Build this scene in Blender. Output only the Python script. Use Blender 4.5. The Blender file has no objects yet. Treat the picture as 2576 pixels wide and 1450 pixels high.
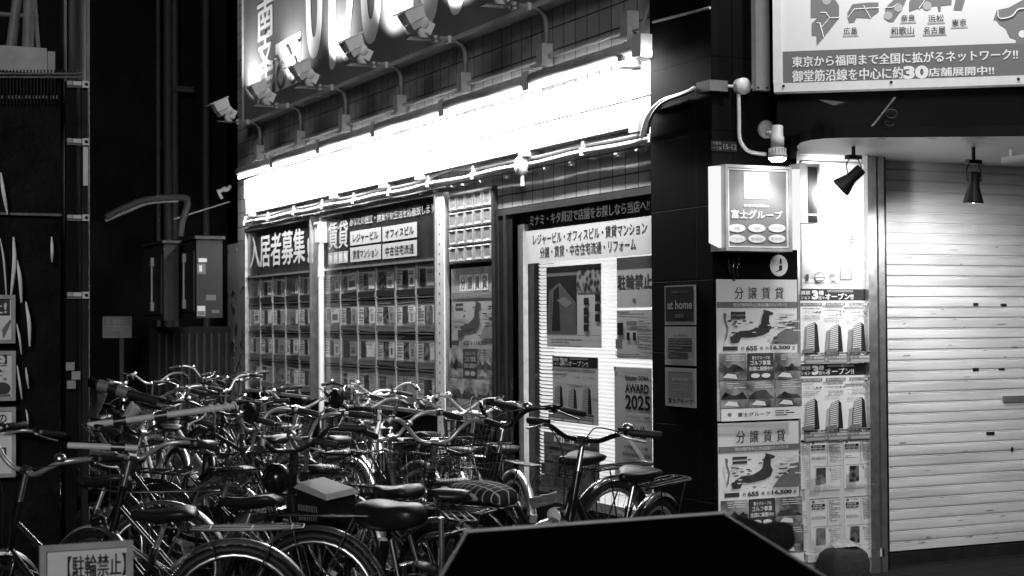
import bpy, math, random
import numpy as np
from mathutils import Vector, Matrix

# ------------------------------------------------------------------ camera, world, light, exposure
SC = bpy.context.scene
COL = SC.collection
EYE = 1.55
CF, CYAW, CPITCH, CROLL = 4028.0, math.radians(25.433), math.radians(1.2), math.radians(-0.345)
cF = np.array([math.sin(CYAW) * math.cos(CPITCH), math.cos(CYAW) * math.cos(CPITCH), math.sin(CPITCH)])
cR0 = np.array([math.cos(CYAW), -math.sin(CYAW), 0.0])
cU0 = np.cross(cR0, cF)
cR = cR0 * math.cos(CROLL) + cU0 * math.sin(CROLL)
cU = cU0 * math.cos(CROLL) - cR0 * math.sin(CROLL)
cam = bpy.data.cameras.new('camera')
camo = bpy.data.objects.new('camera', cam)
COL.objects.link(camo)
camo.matrix_world = Matrix(((cR[0], cU[0], -cF[0], 0), (cR[1], cU[1], -cF[1], 0), (cR[2], cU[2], -cF[2], EYE), (0, 0, 0, 1)))
cam.sensor_width = 36
cam.lens = CF / 2576 * 36
cam.clip_start = 0.05
cam.clip_end = 500
cam.dof.use_dof = True
cam.dof.focus_distance = 10.0
cam.dof.aperture_fstop = 5.0
SC.camera = camo

world = bpy.data.worlds.new('World')
SC.world = world
world.use_nodes = True
wn = world.node_tree
sky = wn.nodes.new('ShaderNodeTexSky')
sky.sky_type = 'NISHITA'
sky.sun_disc = False
sky.sun_elevation = math.radians(-4)
sky.sun_rotation = math.radians(200)
bw = wn.nodes.new('ShaderNodeRGBToBW')
wn.links.new(sky.outputs[0], bw.inputs[0])
wn.links.new(bw.outputs[0], wn.nodes['Background'].inputs[0])
wn.nodes['Background'].inputs[1].default_value = 0.02

# faint wide glow of the street lamps behind the photographer
sd = bpy.data.lights.new('street_glow', 'SUN')
sd.energy = 0.95
sd.angle = math.radians(14)
so = bpy.data.objects.new('street_glow', sd)
COL.objects.link(so)
so.rotation_euler = Vector((0.42, 0.84, -0.35)).to_track_quat('-Z', 'Y').to_euler()

SC.view_settings.view_transform = 'Standard'
SC.view_settings.look = 'None'
SC.view_settings.exposure = 0.0
SC.view_settings.gamma = 1.0
SC.cycles.max_bounces = 6
SC.cycles.sample_clamp_indirect = 4.0
SC.cycles.use_denoising = True

rnd = random.Random(7)


# ------------------------------------------------------------------ pixel helpers (photograph seen 2576 px wide)
def ray(u, v):
    return cF + cR * (u - 1288) / CF + cU * (725 - v) / CF


CAMP = np.array([0, 0, EYE])


def on_z(u, v, z):
    d = ray(u, v)
    return CAMP + d * (z - EYE) / d[2]


def at_depth(u, v, D):
    return CAMP + ray(u, v) * D


class Plane:
    def __init__(s, O, A):
        s.O = np.array(O, float)
        s.A = np.array(A, float)
        s.A /= np.linalg.norm(s.A)
        s.N = np.cross(s.A, [0, 0, 1.0])

    def loc(s, u, v, o=0.0):
        d = ray(u, v)
        t = ((s.O + s.N * o - CAMP) @ s.N) / (d @ s.N)
        p = CAMP + d * t
        return (p - s.O) @ s.A, p[2]

    def rect(s, u0, v0, u1, v1, o=0.0):
        a = s.loc(u0, v0, o)
        b = s.loc(u1, v1, o)
        return a[0], b[1], b[0], a[1]

    def pt(s, x, z, o=0.0):
        p = s.O + s.A * x + s.N * o
        return (p[0], p[1], z)


F1 = Plane((5.4, 0, 0), (0, -1, 0))          # long shop front, runs away to the left
PA = Plane((5.25, 0, 0), (0, -1, 0))         # pillar face on the same side
YB = 8.213
F2 = Plane((0, YB, 0), (1, 0, 0))            # front with the shutter


# ------------------------------------------------------------------ materials
MATS = {}


def mat(name, g, rough=0.6, metal=0.0, emit=0.0, var=0.0, scale=6.0, bump=0.0, spec=0.5, trans=0.0, coat=0.0, contrast=None):
    if name in MATS:
        return MATS[name]
    m = bpy.data.materials.new(name)
    m.use_nodes = True
    nt = m.node_tree
    b = nt.nodes['Principled BSDF']
    b.inputs['Base Color'].default_value = (g, g, g, 1)
    b.inputs['Roughness'].default_value = rough
    b.inputs['Metallic'].default_value = metal
    b.inputs['Specular IOR Level'].default_value = spec
    if coat:
        b.inputs['Coat Weight'].default_value = coat
        b.inputs['Coat Roughness'].default_value = 0.08
    if trans:
        b.inputs['Transmission Weight'].default_value = trans
    if emit:
        b.inputs['Emission Color'].default_value = (1, 1, 1, 1)
        b.inputs['Emission Strength'].default_value = emit
    if var or bump:
        tc = nt.nodes.new('ShaderNodeTexCoord')
        no = nt.nodes.new('ShaderNodeTexNoise')
        no.inputs['Scale'].default_value = scale
        no.inputs['Detail'].default_value = 6
        no.inputs['Roughness'].default_value = 0.65
        nt.links.new(tc.outputs['Object'], no.inputs['Vector'])
        if var:
            cr = nt.nodes.new('ShaderNodeValToRGB')
            lo, hi = contrast or (0.3, 0.7)
            cr.color_ramp.elements[0].position = lo
            cr.color_ramp.elements[1].position = hi
            a = max(0, g * (1 - var))
            c = min(1, g * (1 + var))
            cr.color_ramp.elements[0].color = (a, a, a, 1)
            cr.color_ramp.elements[1].color = (c, c, c, 1)
            nt.links.new(no.outputs[0], cr.inputs[0])
            nt.links.new(cr.outputs[0], b.inputs['Base Color'])
            mr = nt.nodes.new('ShaderNodeMapRange')
            mr.inputs[3].default_value = max(0.02, rough - 0.12)
            mr.inputs[4].default_value = min(1, rough + 0.12)
            nt.links.new(no.outputs[0], mr.inputs[0])
            nt.links.new(mr.outputs[0], b.inputs['Roughness'])
        if bump:
            bp = nt.nodes.new('ShaderNodeBump')
            bp.inputs['Strength'].default_value = bump
            bp.inputs['Distance'].default_value = 0.02
            nt.links.new(no.outputs[0], bp.inputs['Height'])
            nt.links.new(bp.outputs[0], b.inputs['Normal'])
    MATS[name] = m
    return m


def tile_mat(name, g, gj, w, h, axis='Y', rough=0.45):
    m = mat(name, g, rough, spec=.5 if g > .1 else .06)
    nt = m.node_tree
    b = nt.nodes['Principled BSDF']
    tc = nt.nodes.new('ShaderNodeTexCoord')
    sx = nt.nodes.new('ShaderNodeSeparateXYZ')
    cx = nt.nodes.new('ShaderNodeCombineXYZ')
    nt.links.new(tc.outputs['Object'], sx.inputs[0])
    nt.links.new(sx.outputs[axis], cx.inputs[0])
    nt.links.new(sx.outputs['Z'], cx.inputs[1])
    br = nt.nodes.new('ShaderNodeTexBrick')
    br.offset = 0
    br.inputs['Scale'].default_value = 1.0
    br.inputs['Brick Width'].default_value = w
    br.inputs['Row Height'].default_value = h
    br.inputs['Mortar Size'].default_value = 0.006
    br.inputs['Mortar Smooth'].default_value = 0.2
    br.inputs['Color1'].default_value = (g * .85,) * 3 + (1,)
    br.inputs['Color2'].default_value = (g * 1.15,) * 3 + (1,)
    br.inputs['Mortar'].default_value = (gj,) * 3 + (1,)
    nt.links.new(cx.outputs[0], br.inputs['Vector'])
    no = nt.nodes.new('ShaderNodeTexNoise')
    no.inputs['Scale'].default_value = 2.2
    no.inputs['Detail'].default_value = 8
    nt.links.new(tc.outputs['Object'], no.inputs['Vector'])
    mx = nt.nodes.new('ShaderNodeMixRGB')
    mx.blend_type = 'MULTIPLY'
    mx.inputs[0].default_value = 0.5
    nt.links.new(br.outputs[0], mx.inputs[1])
    nt.links.new(no.outputs[0], mx.inputs[2])
    nt.links.new(mx.outputs[0], b.inputs['Base Color'])
    bp = nt.nodes.new('ShaderNodeBump')
    bp.inputs['Strength'].default_value = 0.6
    bp.inputs['Distance'].default_value = 0.006
    bp.invert = True
    nt.links.new(br.outputs['Fac'], bp.inputs['Height'])
    nt.links.new(bp.outputs[0], b.inputs['Normal'])
    return m


def photo_mat(name, lo, hi, scale, seed, vor=False):
    m = mat(name, (lo + hi) / 2, 0.35)
    nt = m.node_tree
    b = nt.nodes['Principled BSDF']
    tc = nt.nodes.new('ShaderNodeTexCoord')
    mp = nt.nodes.new('ShaderNodeMapping')
    mp.inputs['Location'].default_value = (seed * 3.1, seed * 1.7, seed * 2.3)
    nt.links.new(tc.outputs['Object'], mp.inputs[0])
    no = nt.nodes.new('ShaderNodeTexVoronoi' if vor else 'ShaderNodeTexNoise')
    no.inputs['Scale'].default_value = scale
    if not vor:
        no.inputs['Detail'].default_value = 5
    nt.links.new(mp.outputs[0], no.inputs['Vector'])
    cr = nt.nodes.new('ShaderNodeValToRGB')
    cr.color_ramp.elements[0].position = 0.35
    cr.color_ramp.elements[1].position = 0.65
    cr.color_ramp.elements[0].color = (lo, lo, lo, 1)
    cr.color_ramp.elements[1].color = (hi, hi, hi, 1)
    nt.links.new(no.outputs[0], cr.inputs[0])
    nt.links.new(cr.outputs[0], b.inputs['Base Color'])
    return m


def glow_mat(name, strength):
    m = bpy.data.materials.new(name)
    m.use_nodes = True
    nt = m.node_tree
    nt.nodes.clear()
    e = nt.nodes.new('ShaderNodeEmission')
    e.inputs[1].default_value = strength
    o = nt.nodes.new('ShaderNodeOutputMaterial')
    nt.links.new(e.outputs[0], o.inputs[0])
    MATS[name] = m
    return m


def blind_mat(name, g, tr):
    m = bpy.data.materials.new(name)
    m.use_nodes = True
    nt = m.node_tree
    nt.nodes.clear()
    d = nt.nodes.new('ShaderNodeBsdfDiffuse')
    d.inputs[0].default_value = (g, g, g, 1)
    t = nt.nodes.new('ShaderNodeBsdfTranslucent')
    t.inputs[0].default_value = (tr, tr, tr, 1)
    a = nt.nodes.new('ShaderNodeAddShader')
    o = nt.nodes.new('ShaderNodeOutputMaterial')
    nt.links.new(d.outputs[0], a.inputs[0])
    nt.links.new(t.outputs[0], a.inputs[1])
    nt.links.new(a.outputs[0], o.inputs[0])
    MATS[name] = m
    return m


BLACK = mat('black_matt', 0.012, 0.55, var=0.4, scale=9)
SOOT = mat('dark_wall', 0.007, 0.7, var=0.5, scale=2.5, bump=0.15, spec=.12)
DARK = mat('dark_grey', 0.022, 0.6, var=0.3, scale=8, spec=.15)
MID = mat('mid_grey', 0.16, 0.55, var=0.25, scale=9)
LGREY = mat('light_grey', 0.42, 0.5, var=0.2, scale=9)
WHITE = mat('white_paint', 0.78, 0.45, var=0.07, scale=5)
WHITEP = mat('white_plastic', 0.72, 0.4, var=0.08, scale=12)
BOARD = mat('white_board', 0.8, 0.4, var=0.06, scale=3)
PAPER = mat('paper', 0.86, 0.55, var=0.06, scale=3, spec=0.3, bump=0.12)
PAPERG = mat('grey_paper', 0.36, 0.55, var=0.12, scale=5)
INK = mat('black_ink', 0.02, 0.5)
INKD = mat('dark_print', 0.06, 0.45, var=0.2, scale=10)
INKM = mat('grey_print', 0.2, 0.5, var=0.12, scale=12)
INKL = mat('pale_print', 0.42, 0.5)
INKW = mat('white_print', 0.8, 0.45)
CHROME = mat('chrome', 0.85, 0.32, metal=1.0, var=0.12, scale=30)
STEEL = mat('steel', 0.16, 0.35, metal=1.0, var=0.3, scale=20)
ALU = mat('aluminium', 0.62, 0.38, metal=0.9, var=0.15, scale=14)
SHUT = mat('shutter_steel', 0.74, 0.5, metal=0.0, var=0.16, scale=7.0, bump=0.05, contrast=(.38, .6))
_n = SHUT.node_tree
_t = next(n for n in _n.nodes if n.type == 'TEX_NOISE')
_m = _n.nodes.new('ShaderNodeMapping')
_m.inputs['Scale'].default_value = (.12, 1, 1.6)
_n.links.new(next(n for n in _n.nodes if n.type == 'TEX_COORD').outputs['Object'], _m.inputs[0])
_n.links.new(_m.outputs[0], _t.inputs['Vector'])
BARM = mat('bright_bar', 0.62, 0.34, metal=0.6, var=.15, scale=20)
RUBBER = mat('rubber', 0.015, 0.6, var=0.3, scale=25)
VINYL = mat('black_vinyl', 0.014, 0.38, var=0.3, scale=18, bump=0.06, spec=.4)
GLOSSB = mat('black_enamel', 0.012, 0.22, var=0.3, scale=12, coat=0.4)
GLOSSW = mat('white_enamel', 0.55, 0.25, var=0.08, scale=12, coat=0.4)
GLOSSG = mat('grey_enamel', 0.03, 0.25, var=0.2, scale=12, coat=0.4)
LENS = mat('clear_lens', 0.7, 0.1, var=0.1, scale=30)
PH = [photo_mat('photo_print_%s' % n, lo, hi, sc, i, vor) for i, (n, lo, hi, sc, vor) in enumerate(
    [('a', .01, .12, 9, False), ('b', .03, .35, 12, False), ('c', .02, .2, 20, True), ('d', .1, .5, 7, False), ('e', .02, .3, 30, False)])]
TILE = tile_mat('dark_wall_tile', 0.4, 0.03, 0.18, 0.17, 'Y')
TILE2 = tile_mat('dark_pillar_tile', 0.008, 0.004, 0.6, 0.45, 'Y', 0.75)
TILEX = tile_mat('dark_front_tile', 0.008, 0.004, 0.6, 0.45, 'X', 0.5)
TUBE = glow_mat('lit_tube', 40.0)
BULB = glow_mat('lit_bulb', 60.0)
SLIT = glow_mat('lit_ceiling_strip', 4.0)
BLIND = blind_mat('blind_slat', 0.5, 0.42)
BACKLIT = blind_mat('backlit_paper', 0.3, 0.12)
BACKLITB = blind_mat('backlit_ink', 0.02, 0.004)
BACKLITM = blind_mat('backlit_grey', 0.12, 0.04)
BACKLITW = blind_mat('backlit_white', 0.45, 0.3)


# ------------------------------------------------------------------ mesh builder
TXT = {}


def text_mesh(s, bold):
    bold = 0.0 if any(0x4e00 <= ord(c) < 0xa000 for c in s) else min(bold, .012) if any(ord(c) > 0x2fff for c in s) else bold
    k = (s, bold)
    if k not in TXT:
        c = bpy.data.curves.new('t', 'FONT')
        c.body = s
        c.offset = bold
        c.resolution_u = 3
        o = bpy.data.objects.new('t', c)
        COL.objects.link(o)
        dg = bpy.context.evaluated_depsgraph_get()
        me = bpy.data.meshes.new_from_object(o.evaluated_get(dg))
        V = np.array([v.co[:2] for v in me.vertices]) if len(me.vertices) else np.zeros((0, 2))
        Fs = [tuple(p.vertices) for p in me.polygons]
        bpy.data.objects.remove(o)
        bpy.data.curves.remove(c)
        bpy.data.meshes.remove(me)
        TXT[k] = (V, Fs)
    return TXT[k]


class MB:
    def __init__(s):
        s.v = []
        s.f = []
        s.m = []
        s.sm = []
        s.mats = []

    def mi(s, m):
        if m not in s.mats:
            s.mats.append(m)
        return s.mats.index(m)

    def add(s, vs, fs, m, smooth=False):
        b = len(s.v)
        s.v += [tuple(map(float, v)) for v in vs]
        i = s.mi(m)
        for f in fs:
            s.f.append(tuple(b + k for k in f))
            s.m.append(i)
            s.sm.append(smooth)

    def hexa(s, p, m):     # 8 points: bottom ring 0-3, top ring 4-7
        s.add(p, [(3, 2, 1, 0), (4, 5, 6, 7), (0, 1, 5, 4), (1, 2, 6, 5), (2, 3, 7, 6), (3, 0, 4, 7)], m)

    def box(s, c, d, m, R=None):
        x, y, z = d[0] / 2, d[1] / 2, d[2] / 2
        P = [(-x, -y, -z), (x, -y, -z), (x, y, -z), (-x, y, -z), (-x, -y, z), (x, -y, z), (x, y, z), (-x, y, z)]
        P = [Vector(p) for p in P]
        if R is not None:
            P = [R @ p for p in P]
        s.hexa([p + Vector(c) for p in P], m)

    def slab(s, pl, s0, z0, s1, z1, o0, o1, m):
        P = [pl.pt(s0, z0, o1), pl.pt(s1, z0, o1), pl.pt(s1, z0, o0), pl.pt(s0, z0, o0),
             pl.pt(s0, z1, o1), pl.pt(s1, z1, o1), pl.pt(s1, z1, o0), pl.pt(s0, z1, o0)]
        s.hexa(P, m)

    def quad(s, pl, s0, z0, s1, z1, o, m):
        s.add([pl.pt(s0, z0, o), pl.pt(s1, z0, o), pl.pt(s1, z1, o), pl.pt(s0, z1, o)], [(0, 1, 2, 3)], m)

    def poly(s, pl, pts, o, m):
        s.add([pl.pt(a, b, o) for a, b in pts], [tuple(range(len(pts)))], m)

    def disc(s, pl, cs, cz, rs, rz, o, m, n=28):
        s.poly(pl, [(cs + rs * math.cos(2 * math.pi * k / n), cz + rz * math.sin(2 * math.pi * k / n)) for k in range(n)], o, m)

    def text(s, pl, s0, z0, s1, z1, o, body, m, bold=0.02, slant=0.0):
        V, Fs = text_mesh(body, bold)
        if not len(V):
            return
        lo = V.min(0)
        hi = V.max(0)
        d = np.maximum(hi - lo, 1e-6)
        Q = (V - lo) / d
        if '\u30fc' == body or body == '-':
            Q[:, 1] = Q[:, 1] * .2 + .4
        # heavy characters: a few copies of the strokes, each a hair further out
        e = 0.0
        if bold > .009 and any(ord(c) > 0x2fff for c in body):
            e = min(bold, .034) / d[0] * (s1 - s0) * (.8 if any(0x4e00 <= ord(c) < 0xa000 for c in body) else .55)
        for i, (a, b) in enumerate(((0, 0), (1, .3), (-1, -.3), (.3, -.6)) if e else ((0, 0),)):
            s.add([pl.pt(s0 + (s1 - s0) * q[0] + a * e, z0 + (z1 - z0) * q[1] + b * e, o + i * .0002) for q in Q], Fs, m)

    def tube(s, path, r, m, n=8, cap=True, close=False):
        P = [Vector(p) for p in path]
        k = len(P)
        R = r if isinstance(r, (list, tuple)) else [r] * k
        T = []
        for i in range(k):
            a = P[(i - 1) % k] if (i > 0 or close) else P[i]
            b = P[(i + 1) % k] if (i < k - 1 or close) else P[i]
            t = (b - a)
            T.append(t.normalized() if t.length > 1e-9 else Vector((0, 0, 1)))
        t0 = T[0]
        up = Vector((0, 0, 1)) if abs(t0.z) < 0.9 else Vector((1, 0, 0))
        nx = t0.cross(up).normalized()
        vs = []
        for i in range(k):
            nx = (nx - T[i] * nx.dot(T[i])).normalized()
            ny = T[i].cross(nx)
            for j in range(n):
                a = 2 * math.pi * j / n
                vs.append(P[i] + (nx * math.cos(a) + ny * math.sin(a)) * R[i])
        fs = []
        for i in range(k if close else k - 1):
            i2 = (i + 1) % k
            for j in range(n):
                j2 = (j + 1) % n
                fs.append((i * n + j, i * n + j2, i2 * n + j2, i2 * n + j))
        s.add(vs, fs, m, True)
        if cap and not close:
            s.add(vs[:n], [tuple(range(n))[::-1]], m)
            s.add(vs[-n:], [tuple(range(n))], m)

    def lathe(s, o, ax, prof, m, n=16, smooth=True):
        ax = Vector(ax).normalized()
        up = Vector((0, 0, 1)) if abs(ax.z) < 0.9 else Vector((1, 0, 0))
        a = ax.cross(up).normalized()
        b = ax.cross(a)
        O = Vector(o)
        vs = []
        for r, h in prof:
            for j in range(n):
                t = 2 * math.pi * j / n
                vs.append(O + ax * h + (a * math.cos(t) + b * math.sin(t)) * r)
        fs = []
        for i in range(len(prof) - 1):
            for j in range(n):
                j2 = (j + 1) % n
                fs.append((i * n + j, i * n + j2, (i + 1) * n + j2, (i + 1) * n + j))
        s.add(vs, fs, m, smooth)

    def build(s, name, parent=None):
        me = bpy.data.meshes.new(name)
        me.from_pydata(s.v, [], s.f)
        for m in s.mats:
            me.materials.append(m)
        me.polygons.foreach_set('material_index', s.m)
        me.polygons.foreach_set('use_smooth', s.sm)
        me.update()
        o = bpy.data.objects.new(name, me)
        COL.objects.link(o)
        if parent:
            o.parent = parent
        return o


def spline(pts, n=6):
    P = [Vector(p) for p in pts]
    P = [P[0] * 2 - P[1]] + P + [P[-1] * 2 - P[-2]]
    out = []
    for i in range(1, len(P) - 2):
        for k in range(n):
            t = k / n
            a, b, c, d = P[i - 1], P[i], P[i + 1], P[i + 2]
            out.append(0.5 * ((2 * b) + (c - a) * t + (2 * a - 5 * b + 4 * c - d) * t * t + (3 * b - a - 3 * c + d) * t ** 3))
    out.append(P[-2])
    return out


def tag(o, label, cat, group=None, kind=None):
    o['label'] = label
    o['category'] = cat
    if group:
        o['group'] = group
    if kind:
        o['kind'] = kind
    return o


def thing(name, label, cat, group=None, loc=(0, 0, 0)):
    o = bpy.data.objects.new(name, None)
    o.empty_display_size = 0.1
    o.location = loc
    COL.objects.link(o)
    return tag(o, label, cat, group)


def dup(root):
    r = root.copy()
    COL.objects.link(r)
    for ch in list(root.children):
        c = ch.copy()
        COL.objects.link(c)
        c.parent = r
        for g in list(ch.children):
            d = g.copy()
            COL.objects.link(d)
            d.parent = c
    return r


def lamp(name, kind, loc, energy, aim=None, size=None, angle=90, blend=0.5, rad=0.03, parent=None):
    l = bpy.data.lights.new(name, kind)
    l.energy = energy
    if kind == 'SPOT':
        l.spot_size = math.radians(angle)
        l.spot_blend = blend
        l.shadow_soft_size = rad
    elif kind == 'AREA':
        l.shape = 'RECTANGLE'
        l.size, l.size_y = size
    else:
        l.shadow_soft_size = rad
    o = bpy.data.objects.new(name, l)
    COL.objects.link(o)
    o.location = loc
    if aim is not None:
        o.rotation_euler = (Vector(aim) - Vector(loc)).to_track_quat('-Z', 'Y').to_euler()
    if parent:
        o.parent = parent
    return o


# ------------------------------------------------------------------ posters: a list of printed shapes in a unit square (x right, y down)
def printed(mb, pl, R, o, ops, back=None, thick=0.003):
    s0, z0, s1, z1 = R
    X = lambda x: s0 + (s1 - s0) * x
    Y = lambda y: z1 + (z0 - z1) * y
    if back:
        mb.slab(pl, s0, z0, s1, z1, o, o + thick, back)
    k = o + thick + 0.0012
    for op in ops:
        t = op[0]
        if t == 'r':
            mb.quad(pl, X(op[1]), Y(op[4]), X(op[3]), Y(op[2]), k, op[5])
        elif t == 't':
            mb.text(pl, X(op[1]), Y(op[4]), X(op[3]), Y(op[2]), k, op[5], op[6], op[7] if len(op) > 7 else 0.02, op[8] if len(op) > 8 else 0)
        elif t == 'p':
            mb.poly(pl, [(X(a), Y(b)) for a, b in op[1]], k, op[2])
        elif t == 'e':
            mb.disc(pl, X(op[1]), Y(op[2]), abs(s1 - s0) * op[3], abs(z1 - z0) * op[4], k, op[5])
        k += 0.00035


def fine_lines(x0, y0, x1, y1, n, m, r=rnd, h=0.45):
    out = []
    for i in range(n):
        y = y0 + (y1 - y0) * i / n
        x = x0
        while x < x1 - 0.02:
            w = r.uniform(.04, .16) * 1.0
            out.append(('r', x, y, min(x + w, x1), y + (y1 - y0) / n * h, m))
            x += w + r.uniform(.008, .02)
            if r.random() < .12:
                break
    return out


JAPAN = [(.1, .97), (.13, .84), (.1, .74), (.22, .62), (.40, .60), (.52, .5), (.58, .42), (.6, .2), (.64, .05), (.73, .1), (.72, .35), (.76, .5), (.72, .66), (.62, .74), (.48, .79), (.36, .81), (.24, .8), (.2, .95)]
KYUSHU = [(.05, .78), (.12, .76), (.16, .84), (.12, .97), (.06, .95)]
NORTH = [(.62, .0), (.72, .04), (.8, .1), (.78, .16), (.68, .16), (.64, .1)]


def map_ops(W, BK, GR, x0, y0, x1, y1, r):
    ops = []
    f = lambda P: [(x0 + (x1 - x0) * (.12 + a * .72), y0 + (y1 - y0) * b) for a, b in P]
    for P in (JAPAN, KYUSHU, NORTH):
        ops.append(('p', f(P), BK if GR is INKM else GR))
    # enlarged bay map on the right edge
    ops.append(('p', [(x1, y0 + (y1 - y0) * .3), (x1 - .12, y0 + (y1 - y0) * .34), (x1 - .14, y0 + (y1 - y0) * .55), (x1 - .25, y0 + (y1 - y0) * .7), (x1 - .34, y0 + (y1 - y0) * .98), (x1, y0 + (y1 - y0) * 1.0)], GR))
    for k in range(15):
        a, b = r.uniform(.72, .94), r.uniform(.08, .62)
        ops.append(('r', x0 + (x1 - x0) * a, y0 + (y1 - y0) * b, x0 + (x1 - x0) * (a + .1), y0 + (y1 - y0) * (b + .03), W if k % 3 else BK))
    for k in range(26):
        a, b = r.uniform(.12, .7), r.uniform(.12, .95)
        ops.append(('r', x0 + (x1 - x0) * a, y0 + (y1 - y0) * b, x0 + (x1 - x0) * (a + .045), y0 + (y1 - y0) * (b + .03), BK if k % 4 else W))
    # small island chain, left, with two caption bars
    ops.append(('p', [(x0 + .06, y0 + .02), (x0 + .1, y0 + .03), (x0 + .09, y0 + .07), (x0 + .12, y0 + .13), (x0 + .1, y0 + .2), (x0 + .07, y0 + .22), (x0 + .1, y0 + .13), (x0 + .07, y0 + .07)], GR))
    ops.append(('r', x0 + .15, y0 + .015, x0 + .33, y0 + .035, BK))
    ops.append(('r', x0 + .15, y0 + .045, x0 + .33, y0 + .065, BK))
    return ops


def map_poster_ops(W, BK, GR, PHs, r, tone=None):
    ops = [('r', 0, 0, 1, .16, tone or W)]
    for i, ch in enumerate('分譲賃貸'):
        x = .2 + i * .165
        ops.append(('r', x, .045, x + .15, .15, INKW if tone is None else W))
        ops.append(('t', x + .022, .056, x + .128, .14, ch, BK, .022))
    ops.append(('r', 0, .16, 1, .2, GR))
    ops.append(('t', .2, .168, .86, .194, '借主の物件を中心に約30店舗のネットワーク', W, .02))
    ops += map_ops(W, BK, GR, 0.0, .215, 1.0, .46, r)
    ops += [('r', .05, .475, .23, .505, BK), ('t', .27, .478, .31, .503, '約', BK, .02), ('t', .33, .473, .47, .507, '655', BK, .05), ('t', .5, .478, .54, .503, '棟', BK, .02),
            ('t', .57, .478, .61, .503, '約', BK, .02), ('t', .63, .473, .88, .507, '16,500', BK, .05), ('t', .9, .478, .94, .503, '室', BK, .02)]
    y0 = .525
    for j in range(2):
        for i in range(3):
            a, b = .0 + i * .335, y0 + j * .195
            c, d = a + .33, b + .19
            if j == 0 and i == 1:
                ops.append(('r', a, b, c, d, BK if BK is not INK else INKD))
                ops += [('t', a + .06, b + .02, c - .05, b + .045, '富士グループの', W, .02), ('t', a + .04, b + .052, c - .04, b + .085, 'ゴルフ事業', W, .04), ('t', a + .02, b + .095, c - .02, b + .125, '全国に展開中!!', W, .03),
                        ('e', a + .1, b + .16, .055, .016, W), ('e', a + .23, b + .16, .055, .016, W)]
            else:
                ops.append(('r', a, b, c, b + .1, PHs[3]))
                ops.append(('r', a, b + .1, c, d, PHs[1]))
                ridge = [(a, b + .13)] + [(a + .33 * k / 6, b + .1 + r.uniform(-.035, .01)) for k in range(1, 6)] + [(c, b + .13)]
                ops.append(('p', ridge, PHs[0]))
                ops.append(('p', [(a + .04, b + .17), (a + .1, b + .14), (a + .2, b + .15), (a + .22, b + .18)], W))
                ops += fine_lines(a + .08, b + .015, c - .02, b + .06, 3, W, r, .3)
    ops.append(('r', 0, .915, 1, 1, W))
    ops += [('e', .1, .955, .025, .014, GR), ('t', .2, .942, .6, .97, '富士グループ', BK, .02)]
    ops += fine_lines(.66, .935, .9, .98, 3, BK, r, .4)
    return ops


def tower(ops, x0, y0, x1, y1, BK, GR, W, lean):
    # tall apartment tower seen from below, two faces with balcony bands
    xm = x0 + (x1 - x0) * .62
    ops.append(('p', [(x0, y1), (x0 + lean, y0 + .045), (xm + lean * .4, y0), (xm, y1)], GR))
    ops.append(('p', [(xm, y1), (xm + lean * .4, y0), (x1 - lean, y0 + .04), (x1, y1)], BK))
    n = 13
    for k in range(n):
        t = k / n
        a0 = x0 + lean * (1 - t)
        ya = y0 + .05 + (y1 - y0 - .06) * t
        yb = y0 + .015 + (y1 - y0 - .03) * t
        ops.append(('p', [(a0, ya + .011), (a0, ya), (xm + lean * .35 * (1 - t), yb), (xm + lean * .35 * (1 - t), yb + .011)], W))
    ops.append(('p', [(x0 - .05, y1 + .005), (x0 - .05, y1 - .035), (x0 + .12, y1 - .05), (x0 + .12, y1 + .005)], GR))


def open_ops(W, BK, GR, r, n=3):
    ops = [('r', 0, 0, 1, .155, BK), ('r', 0.0, .02, .155, .08, GR), ('t', .01, .03, .145, .075, '賃貸', W, .02), ('t', .01, .09, .145, .14, 'ション', W, .02),
           ('t', .17, .02, .27, .142, '3', W, .06), ('t', .275, .02, .35, .085, '棟', W, .03), ('t', .27, .095, .36, .142, '続々', W, .02), ('r', .4, .01, .8, .045, GR), ('t', .37, .06, .8, .14, 'オープン!!', W, .06)]
    for i in range(3):
        a = i * .34
        ops.append(('r', a + (.0 if i == 0 else .02), .185, a + .32, .225, GR))
        ops.append(('t', a + .04, .192, a + .3, .218, '富士グループの賃貸', W, .02))
        ops += fine_lines(a + .04, .25, a + .3, .27, 1, INKL, r)
        ops.append(('t', a + .06, .285, a + .2, .325, ['アビコⅠ', 'アビコⅡ', 'なんば'][i], INKM, -.005))
        ops += [('e', a + .24, .305, .018, .012, GR), ('e', a + .29, .305, .018, .012, GR)]
        ops += fine_lines(a + .05, .35, a + .28, .41, 3, INKL, r)
        tower(ops, a + .05, .44 + .03 * (i == 1), a + .27, .84, BK, GR, W, .03)
    ops += [('r', 0, .845, 1, .87, BK), ('t', .2, .849, .95, .866, '富士グループのマンション', W, .01)]
    for i in range(3):
        a = i * .34
        ops.append(('r', a, .885, a + .32, .985, GR))
        ops.append(('t', a + .02, .895, a + .3, .925, 'オーナー様直接契約', W, .02))
        ops.append(('r', a + .02, .94, a + .3, .975, INKL))
    return ops


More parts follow.
